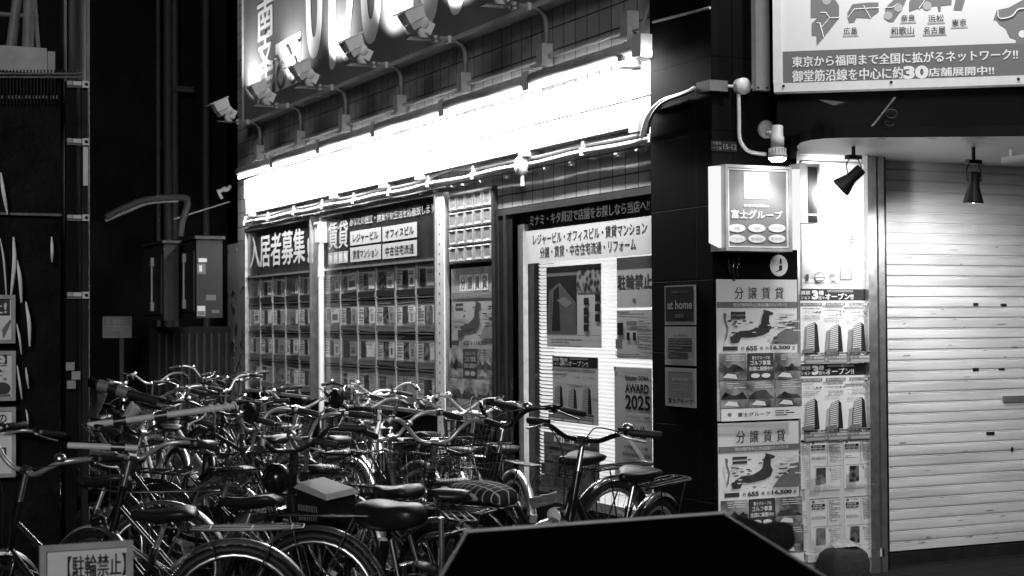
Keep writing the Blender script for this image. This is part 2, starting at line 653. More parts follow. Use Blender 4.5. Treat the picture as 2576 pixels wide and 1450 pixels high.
def flyer_ops(W, BK, GR, PHs, r):
    ops = [('r', .0, .0, 1, .02, GR), ('e', .1, .065, .05, .03, GR), ('t', .22, .04, .48, .075, r.choice(['3,147', '2,280', '1,980', '3,690']), GR, .0), ('r', .03, .11, .5, .165, BK), ('t', .08, .12, .4, .155, '新築分譲', W, .01)]
    for i in range(3):
        ops.append(('r', .03 + i * .16, .18, .17 + i * .16, .215, GR))
    ops += fine_lines(.03, .34, .5, .4, 3, GR, r)
    ops += [('r', .55, .02, .56, .5, GR)]
    ops += fine_lines(.6, .04, .98, .45, 14, GR, r, .4)
    ops += [('r', .0, .52, 1, .527, BK), ('r', .12, .55, .44, .86, r.choice(PHs[:3])), ('p', [(.12, .86), (.12, .72), (.3, .64), (.44, .8), (.44, .86)], r.choice(PHs)), ('r', .58, .56, .6, .62, BK)]
    ops += fine_lines(.6, .58, .95, .82, 7, INKL, r, .35)
    ops += fine_lines(.02, .9, .95, .98, 4, INKL, r, .4)
    return ops


# ------------------------------------------------------------------ ground
def ground():
    mb = MB()
    n = 40
    g = mat('asphalt', 0.03, 0.75, var=0.6, scale=3.0, bump=0.5)
    mb.add([(-60, -20, -.075), (80, -20, -.075), (80, 90, -.075), (-60, 90, -.075)], [(0, 1, 2, 3)], g)
    o = mb.build('ground')
    o['kind'] = 'structure'
    mb = MB()
    p = tile_mat('pavement_slabs', 0.035, 0.008, 0.6, 0.3, 'X', 0.8)
    p.node_tree.links.new(next(n for n in p.node_tree.nodes if n.type == 'SEPXYZ').outputs['Y'], next(n for n in p.node_tree.nodes if n.type == 'COMBXYZ').inputs[1])
    mb.slab(F2, -2.5, -0.15, 12, -0.07, -11.4, 3.2, p)
    o = mb.build('pavement')
    o['kind'] = 'structure'


ground()
GZ = -0.066     # pavement height


# ------------------------------------------------------------------ the shop building
def pane_mat():
    m = bpy.data.materials.new('window_glass')
    m.use_nodes = True
    nt = m.node_tree
    nt.nodes.clear()
    t = nt.nodes.new('ShaderNodeBsdfTransparent')
    g = nt.nodes.new('ShaderNodeBsdfGlossy')
    g.inputs['Roughness'].default_value = 0.05
    lw = nt.nodes.new('ShaderNodeLayerWeight')
    pw = nt.nodes.new('ShaderNodeMath')
    pw.operation = 'POWER'
    pw.inputs[1].default_value = 4.0
    nt.links.new(lw.outputs['Facing'], pw.inputs[0])
    fr = nt.nodes.new('ShaderNodeMapRange')
    fr.inputs[3].default_value = 0.04
    fr.inputs[4].default_value = 0.5
    nt.links.new(pw.outputs[0], fr.inputs[0])
    mx = nt.nodes.new('ShaderNodeMixShader')
    o = nt.nodes.new('ShaderNodeOutputMaterial')
    nt.links.new(fr.outputs[0], mx.inputs[0])
    nt.links.new(t.outputs[0], mx.inputs[1])
    nt.links.new(g.outputs[0], mx.inputs[2])
    nt.links.new(mx.outputs[0], o.inputs[0])
    m.use_transparent_shadow = True
    MATS['window_glass'] = m
    return m


GLASS = pane_mat()
shop = thing('shop_building', 'dark tiled corner shop building with a lit white band above its windows', 'building', loc=(5.4, 9, 0))


def part(mb, name, parent):
    o = mb.build(name)
    o.parent = parent
    o.matrix_parent_inverse = Matrix.Translation(-parent.location)
    return o


mb = MB()
mb.slab(F1, -19.18, 2.45, -8.94, 7.5, -0.3, 0.0, TILE)
part(mb, 'upper_wall', shop)
mb = MB()
mb.slab(F1, -19.18, -0.08, -11.3, 2.445, -0.3, -0.03, SOOT)
mb.slab(F1, -11.3, -0.08, -11.22, 2.445, -0.3, 0.02, SOOT)
mb.slab(F1, -11.215, 2.30, -8.94, 2.445, -0.3, -0.02, BLACK)
mb.slab(F1, -11.215, -0.08, -8.94, 0.2, -0.3, -0.02, SOOT)
part(mb, 'lower_wall', shop)
mb = MB()
mb.slab(F2, 5.25, -0.08, 5.87, 7.5, -0.727, 0.0, TILE2)
mb.quad(F2, 5.252, -0.08, 5.868, 7.5, 0.002, TILEX)
part(mb, 'pillar', shop)
mb = MB()
# room behind the blinds
wm = mat('room_wall', 0.7, 0.7)
for a in ((5.7, 9.0, 0.06, 8.2, 9.02, 2.6), (5.7, 11.5, 0.06, 8.2, 11.52, 2.6), (8.2, 9.0, 0.06, 8.22, 11.52, 2.6), (5.7, 9.0, 2.6, 8.22, 11.52, 2.62), (5.7, 9.0, 0.04, 8.22, 11.52, 0.06)):
    mb.box(((a[0] + a[3]) / 2, (a[1] + a[4]) / 2, (a[2] + a[5]) / 2), (a[3] - a[0], a[4] - a[1], a[5] - a[2]), wm)
part(mb, 'room', shop)
mb = MB()
mb.slab(F2, 5.87, -0.08, 6.46, 2.6, -0.9, -0.121, WHITE)
mb.slab(F2, 6.46, 2.62, 9.6, 7.5, -0.9, -0.31, SOOT)
mb.slab(F2, 5.87, 2.6, 6.46, 7.5, -0.9, -0.12, SOOT)
part(mb, 'front_wall', shop)
mb = MB()
poly = [(5.58, 8.0), (6.73, 7.17), (9.3, 5.3), (9.6, 8.5), (5.9, 8.5)]
n = len(poly)
mb.add([(x, y, 2.67) for x, y in poly] + [(x, y, 7.5) for x, y in poly], [tuple(range(n))[::-1], tuple(range(n, 2 * n))] + [(i, (i + 1) % n, n + (i + 1) % n, n + i) for i in range(n)], SOOT)
part(mb, 'fascia_wall', shop)
mb = MB()
poly = [(5.875, 8.6), (5.874, 8.2), (5.72, 8.0), (5.62, 7.82), (5.59, 7.68), (5.62, 7.58), (5.70, 7.51), (6.6, 7.06), (9.3, 5.1), (9.6, 8.6)]
n = len(poly)
SOFF = mat('soffit_metal', 0.68, 0.38, metal=0.15, var=0.1, scale=3)
mb.add([(x, y, 2.60) for x, y in poly] + [(x, y, 2.665) for x, y in poly], [tuple(range(n))[::-1], tuple(range(n, 2 * n))] + [], SOFF)
mb.add([(x, y, 2.60) for x, y in poly] + [(x, y, 2.665) for x, y in poly], [(i, (i + 1) % n, n + (i + 1) % n, n + i) for i in range(n)], SOOT)
# rivets along the edge
for k in range(9):
    x, y = 5.9 + k * .26, 7.45 - k * .128
    mb.add([(x, y, 2.598), (x + .05, y - .02, 2.598), (x + .05, y, 2.598), (x, y + .02, 2.598)], [(3, 2, 1, 0)], DARK)
part(mb, 'canopy', shop)
mb = MB()
mb.slab(F2, 6.462, -0.08, 6.53, 2.6, -0.35, -0.06, ALU)
mb.slab(F2, 6.53, -0.08, 6.555, 2.6, -0.35, -0.09, STEEL)
mb.slab(F2, 6.555, -0.08, 6.60, 2.6, -0.35, -0.07, ALU)
part(mb, 'door_frame', shop)

# roller shutter: slat profile swept along x
shutter = thing('roller_shutter', 'closed pale metal roller shutter lit by a spotlight', 'shutter', loc=(6.6, YB + .3, 0))
mb = MB()
PIT = 0.0705
prof = []
z = 2.62
while z > 0.03:
    prof += [(-0.2945, z), (-0.308, z - .002), (-0.308, z - .0065), (-0.2945, z - .0075), (-0.2915, z - .011), (-0.2935, z - .0145), (-0.2935, z - .017), (-0.2915, z - .021), (-0.2912, z - .045), (-0.2925, z - .064)]
    z -= PIT
vs = []
for o_, z_ in prof:
    vs += [F2.pt(6.60, z_, o_), F2.pt(9.6, z_, o_)]
mb.add(vs, [(2 * i + 2, 2 * i + 3, 2 * i + 1, 2 * i) for i in range(len(prof) - 1)], SHUT)
rs = random.Random(44)
SMG = mat('shutter_smudge', .3, .7, var=.3, scale=40)
for k in range(34):
    u, v = rs.uniform(2265, 2570), rs.choice([rs.uniform(760, 960), rs.uniform(1250, 1380), rs.uniform(560, 1380)])
    cs, cz = F2.loc(u, v, -.2905)
    w = rs.uniform(.006, .05)
    h = rs.uniform(.0015, .005)
    t = 0
    mb.poly(F2, [(cs - w, cz - h - w * t), (cs + w * .2, cz - h * 1.4), (cs + w, cz + h * .3 + w * t), (cs + w * .6, cz + h + w * t), (cs - w * .5, cz + h * .7 - w * t * .5)], -.2895 - k * .00002, SMG)
part(mb, 'slat_curtain', shutter)
mb = MB()
mb.slab(F2, 6.60, GZ - .01, 9.6, 0.005, -0.34, -0.27, DARK)
part(mb, 'bottom_rail', shutter)
mb = MB()
a = F2.rect(2522, 997, 2600, 1010, -0.29)
mb.slab(F2, *a, -0.292, -0.272, MID)
part(mb, 'handle', shutter)
mb = MB()
for (u, v, w, h) in ((2492, 1091, 20, 4), (2455, 766, 12, 3.5), (2525, 768, 14, 3.5), (2455, 930, 14, 4), (2520, 929, 14, 2.5)):
    a = F2.rect(u - w / 2, v - h, u + w / 2, v + h, -0.288)
    mb.slab(F2, *a, -0.292, -0.2865, INK)
mb.disc(F2, *F2.loc(2546, 1131, -0.285), 0.012, 0.018, -0.284, INK)
part(mb, 'lock_slots', shutter)

mb = MB()
mb.slab(F2, 6.605, -0.08, 6.64, 2.6, -0.33, -0.10, STEEL)
part(mb, 'guide_rail', shutter)

# ------------------------------------------------------------------ white band over the windows
band = thing('white_fascia_board', 'glowing white signless board band running above the shop windows', 'board', loc=(5.3, 14, 3))
mb = MB()
mb.slab(F1, -18.55, 3.03, -8.95, 3.25, 0.004, 0.10, BOARD)
part(mb, 'upper_board', band)
mb = MB()
for a, b in ((-18.5, -15.2), (-15.19, -12.0), (-11.99, -8.95)):
    mb.slab(F1, a, 2.845, b, 3.018, 0.004, 0.095, BOARD)
part(mb, 'lower_board', band)
for y in (18.2, 15.3, 13.9, 13.0, 10.9, 9.2):
    mb = MB()
    mb.slab(F1, -y - .06, 2.80, -y + .06, 2.90, 0.005, 0.13, WHITEP)
    part(mb, 'bracket', band)
mb = MB()
mb.add([F1.pt(-13.33, 2.985, .1), F1.pt(-13.22, 2.985, .115), F1.pt(-13.14, 2.90, .125), F1.pt(-13.2, 2.87, .11), F1.pt(-13.27, 2.93, .104)], [(0, 1, 2, 3, 4)], INK)
part(mb, 'torn_flap', band)

# two pale service pipes under the band
for nm, zz, oo, r, lab in (('service_pipe', 2.795, 0.06, 0.015, 'upper of two white pipes running beneath the glowing band'), ('service_pipe', 2.745, 0.075, 0.018, 'lower of two white pipes running beneath the glowing band')):
    mb = MB()
    pth = [F1.pt(-18.6 + k * (9.55 / 40), zz + .006 * math.sin(k * 1.1) + (.05 * math.exp(-((k - 26) / 1.5) ** 2) if zz > 2.77 else 0), oo) for k in range(41)]
    mb.tube(pth, r, WHITEP, 8)
    for k in range(0, 41, 4):
        p = pth[k]
        mb.box((p[0], p[1], p[2]), (.05, .03, .055), WHITEP)
    tag(mb.build(nm), lab, 'pipe')
mb = MB()
mb.lathe(F1.pt(-10.95, 2.735, .09), (-1, 0, 0), [(0, 0), (.075, 0), (.075, .035), (.06, .05), (0, .05)], WHITEP, 20)
mb.tube([F1.pt(-10.95, 2.68, .1), F1.pt(-10.95, 2.58, .1)], .016, WHITEP)
tag(mb.build('pipe_junction_cap'), 'white round junction cap on the pipes above the glass door', 'junction box')
# ledge above the display case, splashed with paint
mb = MB()
mb.slab(F1, -18.62, 2.70, -12.6, 2.712, -0.02, 0.04, WHITEP)
for k in range(26):
    s = -18.3 + k * .36 + rnd.uniform(-.1, .1)
    mb.slab(F1, s, 2.695 - rnd.uniform(0, .02), s + rnd.uniform(.015, .05), 2.705, .0, .038, WHITEP)
tag(mb.build('dripping_ledge'), 'narrow white ledge with ragged paint drips over the display cases', 'ledge')

# ------------------------------------------------------------------ lit tubes
us = [598, 689, 807, 946, 1119, 1332, 1612]
PT = Plane((5.2, 0, 0), (0, -1, 0))
ss = [PT.loc(u, 420 - (u - 598) * .31)[0] for u in us]
names = ['farthest', 'second farthest', 'third farthest', 'third nearest', 'second nearest', 'nearest']
for i in range(6):
    a, b = ss[i], ss[i + 1]
    t = thing('strip_light', '%s section of the glowing strip lamp along the white band, counted from the pillar' % names[i], 'strip light', 'strip lamps along the white band', loc=PT.pt((a + b) / 2, 3.3))
    mb = MB()
    mb.tube([PT.pt(a + .03, 3.338), PT.pt(a + .05, 3.338), PT.pt(b - .07, 3.338), PT.pt(b - .05, 3.338)], [.03, .047, .047, .03], LGREY, 12)
    part(mb, 'housing', t)
    mb = MB()
    mb.tube([PT.pt(a + .05, 3.268), PT.pt(b + (.12 if i == 5 else -.04), 3.268)], .014, TUBE, 8)
    part(mb, 'lamp_tube', t)
    c = Vector(PT.pt((a + b) / 2, 3.25, .06))
    L = lamp('strip_glow', 'AREA', c, 42 * (b - a), aim=c + Vector((.32, 0, -1)), size=(b - a - .08, .03))
    zq = Vector((-.32, 0, 1)).normalized()
    xq = Vector((0, -1, 0))
    yq = zq.cross(xq)
    L.rotation_euler = Matrix((xq, yq, zq)).transposed().to_euler()
    mb = MB()
    mb.slab(PT, b - .06, 3.25, b + .06, 3.40, -.06, .035, WHITEP)
    mb.slab(PT, b - .04, 3.31, b + .04, 3.37, -.2, -.06, WHITEP)
    part(mb, 'bracket', t)

# ------------------------------------------------------------------ big sign with telephone number
SGN = Plane((5.28, 0, 0), (0, -1, 0))
sign = thing('telephone_sign', 'large grey sign with glowing white telephone number above the strip lamps', 'sign', loc=(5.28, 14, 4.2))
FACE = mat('sign_face', 0.15, 0.45, var=0.12, scale=1.5)
s_l = SGN.loc(613, 280)[0]
mb = MB()
mb.slab(SGN, s_l, 3.92, -8.96, 6.4, -0.115, 0.0, FACE)
part(mb, 'face_panel', sign)
mb = MB()
mb.slab(SGN, s_l - .02, 3.885, -8.96, 3.919, -0.115, 0.02, LGREY)
mb.slab(SGN, s_l - .03, 3.92, s_l - .002, 6.4, -0.115, 0.012, LGREY)
part(mb, 'frame', sign)
mb = MB()


def stroke(path, w, o=.006):
    """flat round-ended stroke of width w along (s, z) points"""
    P = [np.array(p, float) for p in path]
    L_, R_ = [], []
    for i, p in enumerate(P):
        d = P[min(i + 1, len(P) - 1)] - P[max(i - 1, 0)]
        d = d / np.linalg.norm(d)
        nrm = np.array([-d[1], d[0]])
        L_.append(p + nrm * w / 2)
        R_.append(p - nrm * w / 2)
    d1 = (P[-1] - P[-2]) / np.linalg.norm(P[-1] - P[-2])
    d0 = (P[0] - P[1]) / np.linalg.norm(P[0] - P[1])
    n1, n0 = np.array([-d1[1], d1[0]]), np.array([-d0[1], d0[0]])
    cap1 = [P[-1] + (n1 * math.cos(t) + d1 * math.sin(t)) * w / 2 for t in [math.pi * k / 8 for k in range(1, 8)]]
    cap0 = [P[0] + (n0 * math.cos(t) + d0 * math.sin(t)) * w / 2 for t in [math.pi * k / 8 for k in range(1, 8)]]
    vs = L_ + R_
    n = len(P)
    mb.add([SGN.pt(a, b, o) for a, b in vs], [(k, n + k, n + k + 1, k + 1) for k in range(n - 1)], INKW)
    mb.add([SGN.pt(a, b, o) for a, b in [L_[-1]] + cap1 + [R_[-1]]], [tuple(range(9))[::-1]], INKW)
    mb.add([SGN.pt(a, b, o) for a, b in [R_[0]] + cap0 + [L_[0]]], [tuple(range(9))[::-1]], INKW)


zt = 5.75


def oval(u0, u1, ub, vb, w):
    s0, s1 = SGN.loc(u0, vb)[0], SGN.loc(u1, vb)[0]
    zb = SGN.loc(ub, vb)[1]
    cs, cz = (s0 + s1) / 2, (zb + zt) / 2
    ro, so_ = (s1 - s0) / 2, (zt - zb) / 2
    ri, si = ro - w * .95, so_ - w * 1.3
    n = 40
    loop = lambda rx, rz, e: [(cs + rx * math.copysign(abs(math.cos(t)) ** e, math.cos(t)), cz + rz * math.copysign(abs(math.sin(t)) ** e, math.sin(t))) for t in [2 * math.pi * k / n for k in range(n)]]
    P = [SGN.pt(a, b, .006) for a, b in loop(ro, so_, .8) + loop(ri, si, .8)]
    mb.add(P, [(k, (k + 1) % n, n + (k + 1) % n, n + k) for k in range(n)], INKW)


def bar(u0, u1, ub, vb, top=None):
    s0, s1 = SGN.loc(u0, vb)[0], SGN.loc(u1, vb)[0]
    w = s1 - s0
    zb = SGN.loc(ub, vb)[1]
    stroke([((s0 + s1) / 2, zb + w / 2), ((s0 + s1) / 2, (top or zt) - w / 2)], w)


oval(771, 813, 792, 147, .17)
bar(829, 846, 838, 176)
s0, s1 = SGN.loc(863, 156)[0], SGN.loc(903, 156)[0]
zb = SGN.loc(868, 156)[1]
stroke([(s1 - .08, zb + .10), (s0 + .10, zb + .10), (s0 + .14, zb + .3), (s1 - .14, zt - .75), (s1 - .09, zt - .45), (s1 - .16, zt - .15), ((s0 + s1) / 2, zt - .09), (s0 + .13, zt - .2), (s0 + .1, zt - .4)], .17)
stroke([(s0 + .09, zb + .085), (s1 - .09, zb + .085)], .17, .0065)
oval(908, 963, 930, 113, .18)
sa, sb = SGN.loc(966, 28)[0], SGN.loc(993, 28)[0]
zd = SGN.loc(980, 28)[1]
stroke([(sa + .1, zd + .1), (sb - .1, zd + .1)], .2)
bar(1018, 1042, 1030, 88)
oval(1055, 1112, 1080, 62, .19)
oval(1120, 1180, 1150, 38, .2)
for ch, (u0, v0, u1, v1) in zip('難波南支店', ((649, -260, 688, -190), (649, -120, 688, -30), (649, 6, 688, 78), (649, 82, 688, 162), (649, 172, 688, 246))):
    R = SGN.rect(u0, v0, u1, v1)
    mb.text(SGN, *R, .006, ch, INKW, .03)
part(mb, 'lettering', sign)
mb = MB()
R = SGN.rect(694, 113, 758, 205)
mb.quad(SGN, R[0], R[1], R[2], R[3], .006, INKW)
part(mb, 'free_call_logo', sign)
mb = MB()
w, h = R[2] - R[0], R[3] - R[1]
for cx in (.28, .74):
    pth = [SGN.pt(R[0] + w * (cx + .15 * math.cos(t)), R[1] + h * (.30 + .24 * math.sin(t)), .012) for t in [k * math.pi / 12 for k in range(24)]]
    mb.tube(pth, .022, MID, 6, close=True)
mb.tube(spline([SGN.pt(R[0] + w * a, R[1] + h * b, .012) for a, b in ((.02, .70), (.12, .70), (.26, .56), (.5, .82), (.72, .56), (.86, .72), (.98, .82))]), .024, MID, 6)
part(mb, 'logo_loops', sign)

ARMY = [18.09, 16.57, 15.12, 13.61, 12.16, 10.66]
nm6 = ['farthest', 'second farthest', 'third farthest', 'third nearest', 'second nearest', 'nearest']
proto = None


def make_flood():
    t = thing('sign_floodlight', 'x', 'floodlight', 'white floodlights on arms under the telephone sign')
    # local origin at wall (x = 5.4), z = 3.54 box centre
    mb = MB()
    mb.box((-.05, 0, 0), (.09, .10, .16), LGREY)
    mb.box((-.055, 0, -.088), (.12, .16, .012), LGREY)
    mb.tube([(-.05, 0, -.09), (-.05, 0, -.17)], .022, LGREY)
    mb.build('junction_box', t)
    mb = MB()
    mb.tube(spline([(-.05, -.03, .07), (-.05, -.03, .22), (-.08, -.03, .31), (-.17, -.03, .345), (-.34, -.03, .34)]), .021, MID, 10)
    mb.box((-.20, -.03, .345), (.03, .055, .055), LGREY)
    mb.box((-.32, -.03, .34), (.03, .055, .055), LGREY)
    mb.build('arm_pipe', t)
    mb = MB()
    mb.box((-.43, -.01, .335), (.26, .10, .012), STEEL)
    mb.box((-.30, -.06, .345), (.02, .02, .03), STEEL)
    mb.build('base_plate', t)
    mb = MB()
    mb.tube(spline([(-.38, 0, .34), (-.42, 0, .37), (-.43, 0, .42), (-.43, .0, .45)]), [.018, .02, .024, .028, .03, .032, .034, .036, .038, .04, .042, .042, .042, .042, .042, .042, .042, .042, .042][:19], WHITEP, 10)
    mb.lathe((-.43, .055, .47), (0, -1, 0), [(0, 0), (.048, 0), (.055, .015), (.055, .095), (.048, .11), (0, .11)], WHITEP, 18)
    mb.box((-.37, 0, .43), (.07, .07, .10), WHITEP, Matrix.Rotation(math.radians(25), 3, 'Y'))
    mb.build('knuckle', t)
    mb = MB()
    R = Matrix.Rotation(math.radians(-24), 3, 'Y')
    c = Vector((-.50, 0, .525))
    P = [R @ Vector(p) + c for p in ((-.085, -.075, -.055), (.075, -.06, -.045), (.075, .06, -.045), (-.085, .075, -.055), (-.10, -.09, .05), (.085, -.075, .055), (.085, .075, .055), (-.10, .09, .05))]
    mb.hexa(P, WHITEP)
    P = [R @ Vector(p) + c for p in ((-.135, -.10, .052), (.10, -.085, .058), (.10, .085, .058), (-.135, .10, .052), (-.135, -.10, .062), (.10, -.085, .068), (.10, .085, .068), (-.135, .10, .062))]
    mb.hexa(P, WHITEP)
    mb.build('lamp_head', t)
    mb = MB()
    P = [R @ Vector(p) + c for p in ((-.07, -.065, -.115), (.03, -.05, -.10), (.03, .05, -.10), (-.07, .065, -.115), (-.08, -.07, -.057), (.05, -.055, -.05), (.05, .055, -.05), (-.08, .07, -.057))]
    mb.hexa(P, LGREY)
    mb.build('motion_sensor', t)
    return t


for i, y in enumerate(ARMY):
    t = make_flood() if i == 0 else dup(proto)
    if i == 0:
        proto = t
    t.location = (5.4, y, 3.54)
    t['label'] = ('white floodlight under the telephone sign, %s of its row from the pillar' % nm6[i]) if i else 'white floodlight sticking out past the far left end of the telephone sign'
    lamp('floodlight_beam', 'SPOT', (4.97, y, 4.2), 115, aim=(5.28, y - .12, 4.75), angle=140, blend=.9, rad=.03)

# conduit joining the boxes
mb = MB()
ys = [18.6] + ARMY + [9.38]
for a, b in zip(ys[:-1], ys[1:]):
    mb.tube(spline([(5.36, a - .06, 3.53), (5.375, a - .3, 3.522), (5.375, b + .3, 3.522), (5.36, b + .06, 3.53)], 4), .016, LGREY, 8)
tag(mb.build('wall_conduit'), 'thin pale conduit linking the junction boxes on the tiled wall', 'conduit')
mb = MB()
mb.box((5.35, 9.38, 3.55), (.09, .10, .17), LGREY)
mb.box((5.345, 9.38, 3.46), (.12, .16, .012), LGREY)
mb.tube([(5.35, 9.38, 3.46), (5.35, 9.38, 3.3)], .022, LGREY)
mb.tube(spline([(5.35, 9.33, 3.5), (5.34, 9.2, 3.5), (5.33, 9.1, 3.6), (5.36, 9.05, 3.75)]), .012, LGREY)
tag(mb.build('junction_box'), 'grey junction box without floodlight beside the dark pillar', 'junction box')
mb = MB()
mb.lathe(F1.pt(-9.2, 3.38, .16), (0, 0, -1), [(0, 0), (.05, 0), (.07, .03), (.08, .14), (.085, .16), (0, .16)], LGREY, 18)
tag(mb.build('sensor_cap'), 'grey rounded sensor cap at the pillar end of the strip lamps', 'sensor')

# ------------------------------------------------------------------ display cases
def frame_strip(mb, pl, R, w, o0, o1, m, sides='tblr'):
    s0, z0, s1, z1 = R
    if 't' in sides:
        mb.slab(pl, s0, z1 - w, s1, z1, o0, o1, m)
    if 'b' in sides:
        mb.slab(pl, s0, z0, s1, z0 + w, o0, o1, m)
    if 'l' in sides:
        mb.slab(pl, s0, z0 + w, s0 + w, z1 - w, o0, o1, m)
    if 'r' in sides:
        mb.slab(pl, s1 - w, z0 + w, s1, z1 - w, o0, o1, m)


def case(label, s0, s1, cols, which):
    c = thing('display_case', label, 'display case', loc=F1.pt((s0 + s1) / 2, .8, 0))
    zt = 2.655
    mb = MB()
    mb.slab(F1, s0, .76, s1, zt, -.028, -.004, DARK)
    part(mb, 'back_panel', c)
    mb = MB()
    frame_strip(mb, F1, (s0 - .03, .74, s1 + .03, zt + .02), .03, -.028, .06, ALU)
    mb.slab(F1, s0, 2.085, s1, 2.105, .0, .05, ALU)
    part(mb, 'frame', c)
    mb = MB()
    for r in range(1, 4):
        z = 2.1 - r * .3275
        mb.slab(F1, s0, z - .004, s1, z + .008, -.004, .02, MID)
    part(mb, 'shelf_rail', c)
    mb = MB()
    w = (s1 - s0) / cols
    for k in range(1, cols):
        mb.slab(F1, s0 + k * w - .014, .78, s0 + k * w + .014, 2.08, .004, .022, LGREY)
    part(mb, 'divider', c)
    mb = MB()
    mb.quad(F1, s0, .77, s1, 2.085, .045, GLASS)
    part(mb, 'glass_pane', c)
    return c, zt


PAPERH = mat('white_flyer_paper', .9, .5, var=.05, scale=5)
PAPERF = mat('flyer_paper', .74, .6, var=.1, scale=5)
ord_ = ['top', 'second', 'third', 'bottom']
col_ = ['first', 'second', 'third', 'fourth', 'fifth', 'sixth']
HEADB = mat('sign_black', 0.016, 0.3, var=0.3, scale=6)
for which, (s0, s1, cols) in enumerate(((-18.66, -16.22, 5), (-15.87, -12.80, 6))):
    c, zt = case(['left display case of flyers with the tenants-wanted header', 'right display case of flyers with the rental header and four white name plates'][which], s0, s1, cols, which)
    mb = MB()
    mb.slab(F1, s0 + .004, 2.11, s1 - .004, zt - .03, -.003, .03, HEADB)
    part(mb, 'header_panel', c)
    mb = MB()
    T = lambda r, t, m=LGREY, b=.03: mb.text(F1, *F1.rect(*r, .0345), .0345, t, m, b)
    if which == 0:
        T((629, 596, 767, 660), '入居者募集', INKL, .04)
        T((773, 599, 790, 661), '!!', INKL, .05)
    else:
        T((880, 547, 1101, 534), 'あなたの独立・開業や新生活を応援致します!!', INKL, .02)
        T((826, 562, 875, 622), '賃貸', INKL, .03)
        for k, ch in enumerate('物件情報'):
            u = 826 + k * 12.6
            q = F1.rect(u, 637 - k * 1.5, u + 11.3, 665 - k * 1.5, .0345)
            mb.quad(F1, *q, .0345, INKL)
            T((u + 1.5, 642 - k * 1.5, u + 9.8, 660 - k * 1.5), ch, INKW, .02)
        for q, t in (((881, 583.5, 958.5, 608.5), 'レジャービル'), ((962, 571.7, 1049, 597), 'オフィスビル'), ((881, 624, 958.5, 652), '賃貸マンション'), ((962, 614.7, 1049, 643.5), '中古住宅流通')):
            mb.quad(F1, *F1.rect(*q, .0345), .0345, INKL)
            du, dv = (q[2] - q[0]), (q[3] - q[1])
            a = F1.rect(*q, .0345)
            ws, hz = a[2] - a[0], a[3] - a[1]
            mb.text(F1, a[0] + ws * .09, a[1] + hz * .2, a[2] - ws * .09, a[3] - hz * .2, .036, t, INK, .015)
    part(mb, 'lettering', c)
    w = (s1 - s0) / cols
    for r in range(4):
        for k in range(cols):
            a = s0 + k * w + .025 + rnd.uniform(-.006, .006)
            b = s0 + (k + 1) * w - .025
            zt2 = 2.1 - r * .3275 - .018
            zb2 = zt2 - .29
            ops = [('r', 0, 0, 1, .14, INKM if rnd.random() < .6 else INKD)]
            ops += fine_lines(.03, .02, .97, .13, 2, PAPERG, rnd, .5)
            px = rnd.choice([.28, .3, .12, .34])
            pw = rnd.choice([.26, .3, .3, .38])
            ops.append(('r', px, .2, px + pw, .74, rnd.choice(PH[:3] + [INKD])))
            ops.append(('r', px + pw + .05, .22, .95, .72, rnd.choice([PAPER, PAPER, INKL])))
            if rnd.random() < .7:
                q = rnd.uniform(0, .1)
                ops.append(('r', px + pw + .12, .36 + q, .86, .58 + q, rnd.choice([PAPERG, INKM, PH[4]])))
            ops += fine_lines(.02, .18, px - .02, .72, 6, INKM, rnd, .5)
            ops += fine_lines(px + pw + .08, .24, .92, .36, 2, INKM, rnd, .5)
            ops.append(('r', 0, .8, 1, 1, INK if r == 0 else rnd.choice([INKD, INKM, INKM])))
            if r:
                ops += fine_lines(.06, .82, .94, .97, 2, INKM, rnd, .5)
            mb = MB()
            printed(mb, F1, (a, zb2, b, zt2), .006, ops, rnd.choice([PAPERF, PAPERF, PAPERH, PAPERG]), .003)
            o = mb.build('flyer')
            cen = Vector(F1.pt((a + b) / 2, (zb2 + zt2) / 2, .006))
            o.data.transform(Matrix.Translation(cen) @ Matrix.Rotation(math.radians(rnd.gauss(0, 1.1)), 4, 'X') @ Matrix.Translation(-cen))
            lab = '%s-row property flyer, %s from the left in the %s display case' % (ord_[r], col_[k], ['left', 'right'][which])
            tag(o, lab, 'flyer', 'property flyers in the display cases')

# grey graffiti sheet at the far end, white posts, down pipe
mb = MB()
GP = mat('grey_sheet_metal', 0.2, 0.5, var=0.2, scale=3)
R = F1.rect(580, 556, 624, 940)
mb.slab(F1, -19.55, GZ, -18.72, 2.53, -.1, .03, GP)
for zz in (.6, 1.25, 1.9, 2.45):
    for s in (-19.5, -19.15, -18.78):
        mb.lathe(F1.pt(s, zz, .03), (-1, 0, 0), [(0, .008), (.012, .008), (.014, 0)], STEEL, 8)
rg = random.Random(3)
for k in range(16):
    s, zz = -19.4 + rg.uniform(0, .5), .6 + rg.uniform(0, 1.4)
    p = [(s, zz)]
    for j in range(5):
        s += rg.uniform(-.07, .09)
        zz += rg.uniform(-.09, .07)
        p.append((s, zz))
    mb.tube(spline([F1.pt(a, b, .031) for a, b in p], 4), rg.uniform(.004, .009), INK, 4)
tag(mb.build('metal_sheet'), 'grey metal sheet scrawled with graffiti at the far end of the shop front', 'metal sheet')

